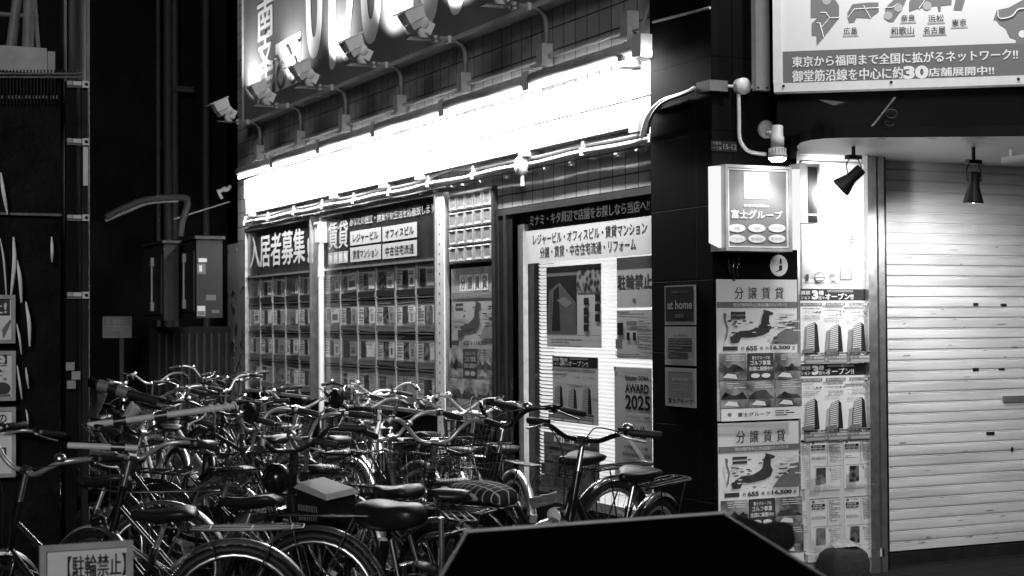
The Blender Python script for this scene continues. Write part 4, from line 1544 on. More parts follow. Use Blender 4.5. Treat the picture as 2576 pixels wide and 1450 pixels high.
# clutter under the big sign
mb = MB()
FP = lambda u, v, D=9.3: at_depth(u, v, D)
mb.tube([FP(2252, 245), FP(2200, 310), FP(2175, 338)], .006, STEEL)
mb.tube(spline([FP(2160, 336), FP(2168, 330), FP(2178, 334), FP(2170, 340), FP(2160, 338)]), .006, STEEL)
tag(mb.build('stay_rod'), 'thin steel stay rod slanting under the map sign', 'rod')
mb = MB()
mb.tube([FP(2242 + 14 * math.cos(t), 288 + 11 * math.sin(t), 9.2) for t in [k * math.pi / 8 for k in range(16)]], .007, DARK, 6, close=True)
mb.tube(spline([FP(2236, 300, 9.2), FP(2226, 312, 9.2), FP(2240, 318, 9.2), FP(2250, 312, 9.2)]), .004, DARK)
tag(mb.build('wire_coil'), 'small coil of pale wire under the map sign', 'wire')
mb = MB()
P = [FP(2060, 254, 9.35), FP(2082, 255, 9.35), FP(2126, 260, 9.3), FP(2096, 268, 9.2)]
mb.add(P + [p + np.array([0, 0, .006]) for p in P], [(0, 1, 2, 3), (7, 6, 5, 4), (0, 4, 5, 1), (1, 5, 6, 2), (2, 6, 7, 3), (3, 7, 4, 0)], DARK)
tag(mb.build('metal_bracket'), 'loose flat metal bracket in the dark under the map sign', 'bracket')
mb = MB()
Q2 = lambda u, v: F2.pt(*F2.loc(u, v, .04), .04)
mb.tube(spline([Q2(2004, 250), Q2(2008, 300), Q2(2000, 350), Q2(1994, 395)]), .02, DARK)
mb.tube(spline([Q2(2030, 300), Q2(2026, 330), Q2(2006, 352), Q2(2000, 395)]), .008, DARK)
tag(mb.build('dark_hose'), 'dark taped hose running down beside the reflector lamp', 'hose')

# grey cloth bag on the pavement below the board
bag = thing('cloth_bag', 'slumped dark grey cloth bag with a pale rag below the white poster board', 'bag', loc=(6.25, 8.1, GZ))
mb = MB()
c = Vector(F2.pt(*F2.loc(2122, 1440, .12), .12))
w, h = .15, .24
ring = []
prof = [(1.0, 0), (1.05, .06), (1.02, .14), (.9, .2), (.72, .235)]
vs = []
n = 20
for f, z in prof:
    for k in range(n):
        t = 2 * math.pi * k / n
        rr = f * (1 + .06 * math.sin(3 * t + z * 9))
        vs.append((c.x + w * rr * math.copysign(abs(math.cos(t)) ** .4, math.cos(t)), c.y + .1 * rr * math.copysign(abs(math.sin(t)) ** .4, math.sin(t)), GZ - .02 + z * .95 + (.012 * math.sin(2 * t) if z > .2 else 0)))
fs = [(i * n + j, i * n + (j + 1) % n, (i + 1) * n + (j + 1) % n, (i + 1) * n + j) for i in range(len(prof) - 1) for j in range(n)] + [tuple(range(n * (len(prof) - 1), n * len(prof)))]
mb.add(vs, fs, mat('grey_felt', .03, .9, var=.3, scale=40, bump=.3), True)
part(mb, 'body', bag)
mb = MB()
zt = GZ + .205
mb.add([(c.x - .1, c.y - .05, zt + .012), (c.x + .02, c.y - .07, zt + .015), (c.x + .12, c.y - .03, zt + .01), (c.x + .1, c.y + .06, zt + .02), (c.x, c.y + .03, zt + .07), (c.x - .06, c.y + .06, zt + .02)], [(0, 1, 4), (1, 2, 4), (2, 3, 4), (3, 5, 4), (5, 0, 4)], mat('pale_cloth', .4, .9, var=.3, scale=30), True)
part(mb, 'rag', bag)

# ------------------------------------------------------------------ dark neighbour at the end of the alley
nb = thing('neighbour_building', 'unlit dark building closing the alley behind the bicycles', 'building', loc=(1, 20.5, 0))
PB = Plane((0, 20.4, 0), (1, 0, 0))
mb = MB()
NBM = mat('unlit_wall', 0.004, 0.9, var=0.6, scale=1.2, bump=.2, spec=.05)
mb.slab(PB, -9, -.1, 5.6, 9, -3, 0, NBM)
part(mb, 'wall', nb)
mb = MB()
for u, r in ((420, .06), (437, .05), (515, .05), (395, .03)):
    s, z = PB.loc(u, 600)
    mb.tube([PB.pt(s, GZ, .08), PB.pt(s, 9, .08)], r, DARK)
mb.slab(PB, PB.loc(430, 0)[0], PB.loc(0, 210)[1], PB.loc(480, 0)[0], PB.loc(0, 205)[1] + .05, 0, .15, DARK)
part(mb, 'drain_pipe', nb)
mb = MB()
s0, s1 = PB.loc(330, 0)[0], PB.loc(580, 0)[0]
z1 = PB.loc(450, 822)[1]
mb.slab(PB, s0, -.08, s1 - .02, z1, .0, 1.0, SOOT)
for k in range(14):
    s = s0 + .1 + k * (s1 - s0) / 14
    mb.slab(PB, s, .1, s + .03, z1 - .08, 1.0, 1.02, DARK)
part(mb, 'low_wall', nb)
CAB = mat('cabinet_enamel', .022, .6, var=.12, scale=3, spec=.1)
for lab, (ua, ub, uc, vt, vb, yy) in (('left one of two meter cabinets in the dark alley', (362, 412, 450, 613, 806, 18.4)), ('right meter cabinet with stickers beside the graffiti sheet', (440, 494, 560, 602, 800, 17.9))):
    c = thing('meter_cabinet', lab, 'cabinet', 'meter cabinets in the alley')
    CP = Plane((0, yy, 0), (1, 0, 0))
    x0, zt = CP.loc(ub, vt)
    x1, zb = CP.loc(uc, vb)
    ang = CYAW + math.atan((ua - 1288) / CF)
    y2 = x0 / math.tan(ang)
    mb = MB()
    mb.box(((x0 + x1) / 2, (yy + y2) / 2, (zt + zb) / 2), (x1 - x0, y2 - yy, zt - zb), CAB)
    mb.box(((x0 + x1) / 2, (yy + y2) / 2, zt + .02), (x1 - x0 + .05, y2 - yy + .06, .035), DARK)
    o = mb.build('body', c)
    mb = MB()
    mb.box((x0 - .012, (yy + y2) / 2, (zt + zb) / 2 - .03), (.02, y2 - yy - .1, zt - zb - .2), DARK)
    o = mb.build('door', c)
    mb = MB()
    yh = yy + (y2 - yy) * .42
    mb.tube([(x0 - .04, yh, zt - .2), (x0 - .04, yh, zb + .16)], .012, LGREY, 6)
    for z in (zt - .2, zb + .16):
        mb.box((x0 - .03, yh, z), (.05, .05, .1), LGREY)
    mb.build('latch_bar', c)
    if ua > 400:
        for G in (((499, 650, 520, 660, PAPERG, .004),), ((496, 664, 517, 690, INKD, .004), (501, 668, 508, 684, PAPERG, .006)), ((518, 742, 543, 756, INKD, .004),), ((496, 770, 516, 795, PAPERG, .004), (497, 783, 515, 794, INKD, .006)), ((532, 780, 552, 788, INKD, .004),)):
            mb = MB()
            for (a, b2, c_, d, m, o) in G:
                mb.quad(CP, *CP.rect(a, b2, c_, d), o, m)
            mb.build('sticker', c)
# pipes and cables of the alley
AP = Plane((0, 19.2, 0), (1, 0, 0))
a_ = lambda u, v, o=0: AP.pt(*AP.loc(u, v), o)
mb = MB()
mb.tube(spline([a_(265, 548), a_(320, 520), a_(372, 503), a_(460, 498), a_(470, 507), a_(470, 522), a_(458, 560), a_(453, 595)]), .042, mat('lagging', .03, .8, var=.3, spec=.1), 10)
mb.tube(spline([a_(265, 556), a_(330, 528), a_(378, 511), a_(448, 506)]), .02, MID)
tag(mb.build('bent_duct'), 'pale lagged pipe bending down to the meter cabinets', 'pipe')
mb = MB()
mb.tube([a_(437, 552), a_(578, 508)], .008, MID)
tag(mb.build('slack_cable'), 'thin grey cable crossing the alley above the meter cabinets', 'cable')
mb = MB()
wp = Plane((0, 19.3, 0), (1, 0, 0))
b_ = lambda u, v: wp.pt(*wp.loc(u, v), 0)
mb.tube(spline([b_(580, 468), b_(572, 476), b_(564, 474), b_(556, 482), b_(549, 480), b_(552, 488), b_(558, 500)]), .022, PAPERG, 6)
mb.tube(spline([b_(578, 474), b_(568, 480), b_(560, 477), b_(553, 484)]), .02, LGREY, 6)
mb.tube([b_(549, 479), b_(557, 500)], .016, PAPERG, 6)
tag(mb.build('twisted_bracket'), 'pale twisted metal bracket on the dark wall left of the strip lamps', 'bracket')
mb = MB()
q = PB.rect(258, 797, 331, 850, 1.2)
printed(mb, PB, q, 1.2, [('r', .04, .05, .96, .4, INK), ('t', .1, .1, .9, .36, '駐車禁止', INKD, .03)] + fine_lines(.05, .5, .6, .95, 4, INK), mat('dim_board', .06, .6), .01)
mb.slab(PB, q[0] + .2, GZ, q[0] + .25, q[3], 1.17, 1.198, DARK)
tag(mb.build('alley_notice'), 'dim landscape notice board standing in the alley', 'sign')

# ------------------------------------------------------------------ fence and clutter at the left edge
LF = Plane((0, 8.6, 0), (1, 0, 0))
l_ = lambda u, v, o=0: LF.pt(*LF.loc(u, v, o), o)
fn = thing('site_fence', 'dark site fence with a clamped corner post at the left edge', 'fence', loc=l_(100, 1500))
mb = MB()
s0, s1 = LF.loc(-300, 700)[0], LF.loc(152, 700)[0]
mb.slab(LF, s0, GZ, s1, LF.loc(100, 190)[1], -.06, 0, mat('dark_tarp', .006, .4, var=.5, scale=4, bump=.5, spec=.2))
part(mb, 'panel', fn)
mb = MB()
sa, sb = LF.loc(205, 700)[0], LF.loc(219, 700)[0]
mb.slab(LF, sa, GZ, sb, LF.loc(0, 195)[1], -.03, .02, DARK)
sc_, sd2 = LF.loc(165, 0)[0], LF.loc(192, 0)[0]
mb.slab(LF, sc_, GZ, sd2, LF.loc(0, 195)[1], -.03, .01, SOOT)
part(mb, 'corner_post', fn)
mb = MB()
for v0, v1 in ((206, 223), (350, 367), (541, 557), (735, 752)):
    mb = MB()
    z1, z0 = LF.loc(200, v0)[1], LF.loc(200, v1)[1]
    mb.slab(LF, LF.loc(204, 0)[0], z0, LF.loc(220, 0)[0], z1, .02, .045, WHITEP)
    mb.slab(LF, LF.loc(167, 0)[0], z0 + .012, LF.loc(180, 0)[0], z1 - .002, .01, .03, LGREY)
    mb.slab(LF, LF.loc(181.5, 0)[0], z0 + .012, LF.loc(202, 0)[0], z1 - .003, .01, .03, WHITEP)
    mb.slab(LF, LF.loc(167, 0)[0], z0, LF.loc(202, 0)[0], z0 + .009, .01, .025, MID)
    mb.lathe(LF.pt(LF.loc(213, 0)[0], (z0 + z1) / 2, .045), (0, -1, 0), [(.009, 0), (.008, .006), (0, .007)], DARK, 8)
    part(mb, 'clamp', fn)
mb = MB()
mb.slab(LF, LF.loc(207, 0)[0], LF.loc(210, 468)[1], LF.loc(219, 0)[0], LF.loc(210, 369)[1], .02, .024, WHITEP)
part(mb, 'reflective_tape', fn)
mb = MB()
for v in (183, 192):
    mb.tube([l_(-300, v + 2, .02), l_(205, v + 3, .02)], .006, MID, 6)
for k in range(30):
    u = -60 + k * 8.6
    if u < 205:
        mb.tube([l_(u, 176, .02), l_(u, 262 if u < 140 else 200, .02)], .004, DARK, 5)
for u in range(-50, 140, 22):
    mb.slab(LF, LF.loc(u, 0)[0], LF.loc(u, 249)[1], LF.loc(u + 18, 0)[0], LF.loc(u, 241)[1], -.002, .012, MID)
part(mb, 'wire_top', fn)
mb = MB()
mb.slab(LF, s0, LF.loc(100, 544)[1], s1, LF.loc(100, 538)[1], .005, .03, MID)
part(mb, 'rail', fn)
sp = thing('dim_column', 'broad dim column rising behind the site fence', 'column', loc=l_(185, 1500))
mb = MB()
CP2 = Plane((0, 10.2, 0), (1, 0, 0))
s0, s1 = CP2.loc(153, 300)[0], CP2.loc(217, 300)[0]
mb.lathe(CP2.pt((s0 + s1) / 2, 0, 0), (0, 0, 1), [((s1 - s0) / 2, 0), ((s1 - s0) / 2, 9)], mat('column_paint', .022, .6, var=.3, scale=2), 28)
part(mb, 'shaft', sp)
mb = MB()
mb.tube([CP2.pt(s1 - .01, 0, .1), CP2.pt(s1 - .01, 9, .1)], .012, MID)
mb.tube([CP2.pt(s0 + .01, 0, .1), CP2.pt(s0 + .01, 9, .1)], .010, MID)
part(mb, 'edge_pipe', sp)
mb = MB()
CB = Plane((0, 9.4, 0), (1, 0, 0))
q = CB.rect(-60, 110, 137, 186)
mb.slab(CB, q[0], q[1], CB.loc(118, 0)[0], q[3], -.4, 0, LGREY)
mb.slab(CB, CB.loc(119, 0)[0], q[1], q[2], q[3] - .02, -.4, .02, PAPERG)
tag(mb.build('grey_box'), 'dim grey metal box behind the top of the site fence', 'box')
mb = MB()
for a, b, r in (((100, -30), (116, 182), .012), ((60, -40), (40, 112), .03), ((88, -20), (84, 112), .035), ((-60, 14), (110, 28), .014), ((36, 110), (62, -40), .02)):
    mb.tube([CB.pt(*CB.loc(*a), -.2), CB.pt(*CB.loc(*b), -.2)], r, MID, 8)
tag(mb.build('scaffold_tubes'), 'dim scaffold tubes crossing above the grey box at the top left', 'scaffold')
GLINT = mat('painted_glint', .85, .45, var=.1, scale=9)  # bent pale strips stand for light glinting on the folds of the tarp
strips = [((2, 435), (9, 485), (19, 540), 11, 'on the fence at the far left, above the rail'), ((34, 597), (36, 660), (28, 742), 12, 'hanging just below the fence rail'), ((43, 655), (50, 700), (54, 762), 11, 'right of the longest hanging strip'),  # each strip is a glint on the tarp folds, nothing hangs there
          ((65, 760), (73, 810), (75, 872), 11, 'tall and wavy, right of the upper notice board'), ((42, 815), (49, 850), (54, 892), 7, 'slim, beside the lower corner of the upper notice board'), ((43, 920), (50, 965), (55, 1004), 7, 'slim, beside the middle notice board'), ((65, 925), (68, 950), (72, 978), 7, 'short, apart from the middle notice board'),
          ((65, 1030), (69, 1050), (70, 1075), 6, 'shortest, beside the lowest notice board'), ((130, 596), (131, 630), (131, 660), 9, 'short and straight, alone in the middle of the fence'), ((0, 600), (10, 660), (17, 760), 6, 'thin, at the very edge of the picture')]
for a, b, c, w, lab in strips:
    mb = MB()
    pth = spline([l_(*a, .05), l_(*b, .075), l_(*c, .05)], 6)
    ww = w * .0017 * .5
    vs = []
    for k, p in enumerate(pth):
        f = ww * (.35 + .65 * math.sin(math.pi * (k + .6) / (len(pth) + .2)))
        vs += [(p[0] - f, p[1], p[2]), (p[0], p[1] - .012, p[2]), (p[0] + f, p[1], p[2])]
    mb.add(vs, [f_ for k in range(len(pth) - 1) for f_ in ((k * 3, k * 3 + 1, k * 3 + 4, k * 3 + 3), (k * 3 + 1, k * 3 + 2, k * 3 + 5, k * 3 + 4))], GLINT, True)
    tag(mb.build('painted_glint'), 'pale bent strip ' + lab, 'strip', 'pale strips hanging on the site fence')  # the strips stand for glints on the tarp folds, not hanging parts
SIGNW = mat('notice_white', .8, .5, var=.1, scale=6)


def notice(name, lab, pl, q, ops, legs=False):
    t = thing(name, lab, 'sign', loc=pl.pt(q[0], q[1]))
    mb = MB()
    frame_strip(mb, pl, q, .02, .05, .07, LGREY)
    part(mb, 'frame', t)
    mb = MB()
    printed(mb, pl, (q[0] + .012, q[1] + .012, q[2] - .012, q[3] - .012), .052, ops, SIGNW, .008)
    part(mb, 'board', t)
    if legs:
        mb = MB()
        for s in (q[0] + .06, q[2] - .06):
            mb.tube([pl.pt(s, GZ, .045), pl.pt(s, q[1] + .05, .045)], .01, STEEL)
        part(mb, 'leg', t)
    return t


rr = random.Random(9)
notice('notice_board', 'upper notice board with a dark heading at the left edge', LF, LF.rect(-210, 742, 38, 864, .06), [('r', 0, .03, .97, .42, INKD), ('t', .2, .08, .93, .38, '駐輪禁止!', SIGNW, .04), ('p', [(.9, .95), (.88, .75), (.97, .5), (.99, .55), (.93, .8)], INKM)] + fine_lines(.1, .5, .85, .9, 3, INKD, rr))
notice('notice_board', 'middle notice board ending in a bracket at the left edge', LF, LF.rect(-210, 886, 39, 1008, .06), [('t', .3, .05, .93, .24, '【駐輪禁止】', INKD, .05), ('r', .3, .26, .93, .29, INKM), ('t', .3, .36, .9, .42, 'バイクは', INKD, .02), ('t', .3, .46, .93, .6, '撤去します。', INKD, .03), ('e', .88, .78, .09, .14, INKD), ('r', .6, .9, .97, .96, INKM)])
notice('notice_board', 'lowest notice board with a price in yen at the left edge', LF, LF.rect(-210, 1031, 39, 1200, .06), [('t', .5, .06, .93, .2, 'バイクの', INKD, .02), ('r', .4, .3, .9, .32, INKM), ('t', .45, .42, .7, .5, '撤去費用', INKD, .02), ('t', .35, .58, .92, .76, '2,000円', INKD, .04)])
# near no-parking board
NP = Plane((0, float(on_z(330, 1358, .83)[1]) + .05, 0), (1, 0, 0))
q = NP.rect(98, 1385, 332, 1560, .05)
q = (q[0], .40, q[2], .83)
notice('no_parking_sign', 'white no-bicycle-parking board standing low among the nearest bicycles', NP, q, [('t', .28, .07, .96, .25, '【駐輪禁止】', INK, .05), ('r', .28, .265, .96, .27, INKM), ('t', .29, .28, .95, .305, 'NO BICYCLE / MOTORCYCLE PARKING', INKD, .02), ('t', .1, .35, .85, .40, '放置されている自転車・バイクは', INKD, .01), ('t', .12, .46, .88, .64, '即刻・撤去', INK, .05), ('t', .12, .7, .88, .84, 'いたします', INK, .03)], True)
mb = MB()
for k, (u, v) in enumerate(((166, 912), (180, 935), (168, 958))):
    q = LF.rect(u, v, u + 22, v + 20, .05)
    mb.slab(LF, *q, .045 + k * .004, .048 + k * .004, PAPERG if k != 1 else LGREY)
tag(mb.build('paper_scraps'), 'torn pale paper scraps taped to the fence post', 'paper')

# ------------------------------------------------------------------ black cargo box of a delivery tricycle in the foreground
zt = 1.02
A_, B2, C_, D_ = (Vector(on_z(u, v, zt)) for u, v in ((1175, 1340), (1820, 1293), (1110, 1450), (2070, 1450)))
C2 = A_ + (C_ - A_) * 1.35
D2_ = B2 + (D_ - B2) * 1.2
CARGO = mat('cargo_black', .004, 1.0, var=.3, scale=8, spec=0)
cg = thing('cargo_tricycle', 'large black cargo box with thin bright edges close in the foreground', 'tricycle', loc=(A_ + D_) / 2 - Vector((0, 0, zt - .0)))
mb = MB()
ctr = (A_ + B2 + C2 + D2_) / 4
Pt = [C2, D2_, B2, A_]
Pb = [ctr + (p - ctr) * .92 - Vector((0, 0, .62)) for p in Pt]
mb.hexa([tuple(p) for p in Pb] + [tuple(p) for p in Pt], CARGO)
part(mb, 'cargo_box', cg)
mb = MB()
EDG = mat('bright_edge', .7, .4, var=.3, scale=7)  # highlight along the lid's back edge put into the trim's pale colour
mb.tube([A_ + Vector((0, 0, .002)), A_ * .5 + B2 * .5 + Vector((0, 0, .002)), B2 + Vector((0, 0, .002))], .0052, EDG, 8)
mb.tube([A_, C2], .0045, MID, 8)
mb.tube([B2, D2_], .0045, MID, 8)
mb.lathe(A_, (0, 0, 1), [(0, .010), (.008, .008), (.011, 0)], EDG, 10)
mb.lathe(B2, (0, 0, 1), [(0, .010), (.008, .008), (.011, 0)], EDG, 10)
part(mb, 'edge_trim', cg)
for off in (Pt[0] * .5 + Pt[3] * .5, Pt[1] * .5 + Pt[2] * .5):
    c = Vector((off.x * .8 + ctr.x * .2, off.y, .28 + GZ))
    t = mb = MB()
    mb.tube([c + Vector((0, .25 * math.cos(a), .25 * math.sin(a))) for a in [k * math.pi / 14 for k in range(28)]], .028, RUBBER, 8, close=True)
    for k in range(10):
        a = k * math.pi / 5
        mb.tube([c, c + Vector((0, .24 * math.cos(a), .24 * math.sin(a)))], .003, STEEL, 4)
    mb.tube([c + Vector((-.05, 0, 0)), c + Vector((.05, 0, 0))], .02, STEEL)
    part(mb, 'wheel', cg)
mb = MB()
hc = Vector(at_depth(1920, 1330, 4.25))
base = B2 * .8 + A_ * .2 + Vector((.0, .05, -.45))
mb.tube(spline([base, base + Vector((.03, .06, .3)), hc + Vector((-.12, .03, -.03)), hc + Vector((.0, 0, .0))]), .014, BLACK)
part(mb, 'handlebar', cg)
mb = MB()
vs, n, mrows = [], 18, 9
Rx = Vector(cR)
Uz = Vector((0, 0, 1))
Fy = Vector(cF)
for i in range(mrows):
    t = math.pi * i / (mrows - 1)
    for j in range(n):
        p = 2 * math.pi * j / n
        k = 1 + .10 * math.sin(3 * p + i) + .06 * math.cos(5 * p)
        v = Rx * (-.085 * math.cos(t) * (1.0)) + (Uz * math.cos(p) * .045 + Fy * math.sin(p) * .05) * math.sin(t) ** .7 * k * (1.15 if i > 4 else .8)
        vs.append(hc + v + Uz * (.008 * math.sin(i)) - Uz * .01 * i * .4)
mb.add(vs, [(i * n + j, i * n + (j + 1) % n, (i + 1) * n + (j + 1) % n, (i + 1) * n + j) for i in range(mrows - 1) for j in range(n)], mat('black_fleece', .012, .95, var=.5, scale=60, bump=.6), True)
part(mb, 'handlebar_mitt', cg)


# ------------------------------------------------------------------ bicycles (x forward, y left, origin on the ground under the rear axle)
WB = 1.10
RW = 0.33
HEAD = (Vector((.955, 0, .64)), Vector((.905, 0, .86)))      # steering axis, bottom and top
TURN = {'fork', 'handlebar', 'grip', 'brake_lever', 'front_wheel', 'front_fender', 'basket', 'headlight', 'bell', 'brake_cable'}


def wheel(parent, name, cx, rim_m, side=6):
    t = MB()
    c = Vector((cx, 0, RW))
    ring = [c + Vector(((RW - .019) * math.cos(a), 0, (RW - .019) * math.sin(a))) for a in [2 * math.pi * k / 36 for k in range(36)]]
    t.tube(ring, .019, RUBBER, 8, close=True)
    tyre = t.build('tyre')
    r = MB()
    ring = [c + Vector(((RW - .045) * math.cos(a), 0, (RW - .045) * math.sin(a))) for a in [2 * math.pi * k / 36 for k in range(36)]]
    r.tube(ring, .0125, rim_m, 6, close=True)
    rim = r.build('rim')
    s = MB()
    for k in range(28):
        a = 2 * math.pi * k / 28
        q = a + (.35 if k % 2 else -.35)
        s.tube([c + Vector((.022 * math.cos(q), .022 * (1 if k % 4 < 2 else -1), .022 * math.sin(q))), c + Vector(((RW - .05) * math.cos(a), 0, (RW - .05) * math.sin(a)))], .0013, STEEL, 3, cap=False)
    s.lathe(c + Vector((0, -.05, 0)), (0, 1, 0), [(0, 0), (.008, 0), (.008, .02), (.024, .022), (.024, .03), (.014, .034), (.014, .066), (.024, .07), (.024, .078), (.008, .08), (.008, .1), (0, .1)], STEEL, 10)
    sp_ = s.build('spokes')
    w = MB()      # valve and reflector on the spokes carry the wheel's own mesh
    w.box(c + Vector((.17 * math.cos(2.1), 0, .17 * math.sin(2.1))), (.05, .02, .02), INKL, Matrix.Rotation(-2.1 + math.pi / 2, 3, 'Y'))
    wo = w.build(name, parent)
    for o in (tyre, rim, sp_):
        o.parent = wo
    return wo


def arc_strip(mb, cx, R, a0, a1, w, m, n=20):
    vs = []
    for k in range(n + 1):
        a = math.radians(a0 + (a1 - a0) * k / n)
        for y, dr in ((-w, -.012), (-w * .6, .004), (0, .009), (w * .6, .004), (w, -.012)):
            vs.append((cx + (R + dr) * math.cos(a), y, RW + (R + dr) * math.sin(a)))
    mb.add(vs, [(k * 5 + j, k * 5 + j + 1, k * 5 + 6 + j, k * 5 + 5 + j) for k in range(n) for j in range(4)], m, True)


def make_bike(label, paint, bar_m, bar='swept', basket=None, rack=True, fender=None, top_tube=False, sadl=VINYL, cushion=False):
    b = thing('bicycle', label, 'bicycle', 'bicycles parked in front of the shop')
    fm = fender or paint
    # frame
    mb = MB()
    bb = Vector((.46, 0, .28))
    st = Vector((.335, 0, .64))
    hb, ht = HEAD
    mb.tube([bb, st], .015, paint)
    mb.tube([hb - (ht - hb) * .12, ht + (ht - hb) * .02], .019, paint, 10)
    if top_tube:
        mb.tube([hb + Vector((-.01, 0, .0)), bb], .018, paint)
        mb.tube([ht - Vector((-.01, 0, .05)), st - (st - bb) * .12], .016, paint)
    else:
        mb.tube(spline([hb + Vector((-.005, 0, .01)), (.82, 0, .48), (.66, 0, .34), bb]), .02, paint)
        mb.tube(spline([hb + (ht - hb) * .6, (.78, 0, .62), (.60, 0, .44), bb + (st - bb) * .32]), .015, paint)
    for sy in (-1, 1):
        mb.tube([bb + Vector((0, .025 * sy, 0)), (0, .06 * sy, RW)], .009, paint)
        mb.tube([st + Vector((0, .012 * sy, -.05)), (0, .062 * sy, RW)], .0075, paint)
    mb.lathe(bb + Vector((0, -.04, 0)), (0, 1, 0), [(0, 0), (.022, 0), (.022, .08), (0, .08)], paint, 12)
    mb.build('frame', b)
    # seat
    mb = MB()
    sv = (st - bb).normalized()
    top = st + sv * .13
    mb.tube([st - sv * .05, top], .0125, CHROME)
    mb.tube([st - sv * .01, st + sv * .012], .019, STEEL)
    mb.build('seat_post', b)
    mb = MB()
    vs = []
    L = [(-.145, .055, .79, .02), (-.13, .085, .808, .03), (-.09, .10, .818, .045), (-.03, .092, .812, .05), (.03, .06, .803, .045), (.08, .036, .803, .04), (.12, .024, .806, .035), (.138, .012, .80, .02)]
    n = 12
    sx = top.x + .005
    for x, w, z, d in L:
        for k in range(n):
            a = 2 * math.pi * k / n
            c_, s_ = math.cos(a), math.sin(a)
            vs.append((sx + x, w * math.copysign(abs(c_) ** .75, c_), z + (.012 * abs(s_) if s_ > 0 else 0) - (d if s_ < 0 else 0) * abs(s_)))
    mb.add(vs, [(i * n + j, i * n + (j + 1) % n, (i + 1) * n + (j + 1) % n, (i + 1) * n + j) for i in range(len(L) - 1) for j in range(n)] + [tuple(range(n))[::-1], tuple(range(n * (len(L) - 1), n * len(L)))], sadl, True)
    sa = mb.build('saddle', b)
    mb = MB()
    for sy in (-.045, .045):
        mb.tube(spline([(sx - .09, sy, .775), (sx - .09, sy, .745), (sx, sy * .6, .75), (sx + .1, 0, .79)]), .004, STEEL, 6)
    for sy in (-.05, .05):
        mb.tube([(sx - .1 + .008 * math.cos(k * 1.2) * 1.6, sy + .012 * math.sin(k * 1.2), .735 + k * .0022) for k in range(22)], .0025, STEEL, 4)
    mb.build('saddle_springs', b).parent = sa
    # wheels
    wheel(b, 'rear_wheel', 0, CHROME)
    wheel(b, 'front_wheel', WB, CHROME)
    mb = MB()
    arc_strip(mb, 0, RW + .022, -18 + 180, 40, .03, fm)
    for sy in (-1, 1):
        mb.tube([(-.30, .03 * sy, RW + .15), (0, .065 * sy, RW)], .0025, STEEL, 4)
    mb.build('rear_fender', b)
    mb = MB()
    mb.box((-.345, 0, RW + .09), (.02, .045, .05), mat('reflector', .35, .15, spec=.9), Matrix.Rotation(math.radians(-15), 3, 'Y'))
    mb.build('rear_reflector', b)
    mb = MB()
    arc_strip(mb, WB, RW + .022, 150, 30, .03, fm)
    for sy in (-1, 1):
        mb.tube([(WB - .30, .03 * sy, RW + .12), (WB, .055 * sy, RW)], .0025, STEEL, 4)
    mb.build('front_fender', b)
    # fork and stem
    mb = MB()
    for sy in (-1, 1):
        mb.tube(spline([hb + Vector((.01, .0, .0)), hb + Vector((.012, .045 * sy, -.03)), (1.03, .055 * sy, .48), (WB, .055 * sy, RW)]), [.012] * 12 + [.011, .011, .010, .010, .009, .009, .009][:7] if False else .0105, paint)
    mb.tube([hb + Vector((.012, -.05, -.03)), hb + Vector((.012, .05, -.03))], .014, paint)
    mb.build('fork', b)
    ax = (ht - hb).normalized()
    sc = ht + ax * .14
    mb = MB()
    mb.tube([ht, sc], .0125, CHROME)
    mb.tube([sc - Vector((0, .02, 0)), sc + Vector((0, .02, 0))], .02, CHROME)
    if bar == 'swept':
        H = [(0, 0, 0), (.015, .06, .0), (.02, .12, .035), (.0, .19, .085), (-.06, .25, .10), (-.14, .275, .09), (-.25, .285, .07)]
    elif bar == 'vee':
        H = [(0, 0, 0), (.01, .05, .0), (.015, .09, .02), (.01, .14, .075), (-.02, .19, .115), (-.09, .25, .12), (-.19, .285, .105)]
    else:
        H = [(0, 0, 0), (.005, .08, .005), (.0, .14, .03), (-.02, .2, .05), (-.05, .27, .05), (-.075, .31, .048)]
    for sy in (-1, 1):
        mb.tube(spline([sc + Vector((x, y * sy, z)) for x, y, z in H]), .0112, bar_m, 8)
    mb.build('handlebar', b)
    for sy in (-1, 1):
        e = sc + Vector((H[-1][0], H[-1][1] * sy, H[-1][2]))
        f = sc + Vector((H[-2][0], H[-2][1] * sy, H[-2][2]))
        d = (e - f).normalized()
        mb = MB()
        mb.tube([e - d * .11, e - d * .105, e + d * .012, e + d * .02], [.014, .0165, .0165, .013], RUBBER, 10)
        mb.build('grip', b)
        mb = MB()
        k0 = e - d * .145
        up = Vector((0, 0, 1))
        sd_ = Vector((0, -sy, 0))
        fw = Vector((1, 0, 0)) if bar == 'flat' else (Vector((0, sy, 0)) * .8 + Vector((.3, 0, 0)))
        mb.box(k0, (.03, .03, .034), STEEL)
        mb.tube(spline([k0, k0 + fw * .035 - up * .008, k0 + fw * .05 + d * .05 - up * .02, k0 + fw * .045 + d * .12 - up * .03]), .0055, CHROME, 6)
        mb.build('brake_lever', b)
        mb = MB()
        mb.tube(spline([k0 + fw * .03, k0 + fw * .09 + Vector((.05, -sy * .03, .02)), sc + Vector((.12, .1 * sy, .05)), sc + Vector((.10, .03 * sy, -.08)), hb + Vector((.02, .02 * sy, .0))]), .003, RUBBER, 5)
        mb.build('brake_cable', b)
    mb = MB()
    k0 = sc + Vector((H[3][0], H[3][1], H[3][2]))
    mb.lathe(k0 + Vector((0, 0, .01)), (0, 0, 1), [(.012, 0), (.026, .006), (.026, .014), (.018, .026), (0, .031)], CHROME, 14)
    mb.build('bell', b)
    mb = MB()
    hl = Vector((1.02, 0, .70)) if not basket else Vector((1.09, .0, .60))
    mb.lathe(hl, (1, 0, -.1), [(0, 0), (.02, .0), (.03, .02), (.034, .055), (.034, .065)], GLOSSB if paint is not GLOSSW else CHROME, 14)
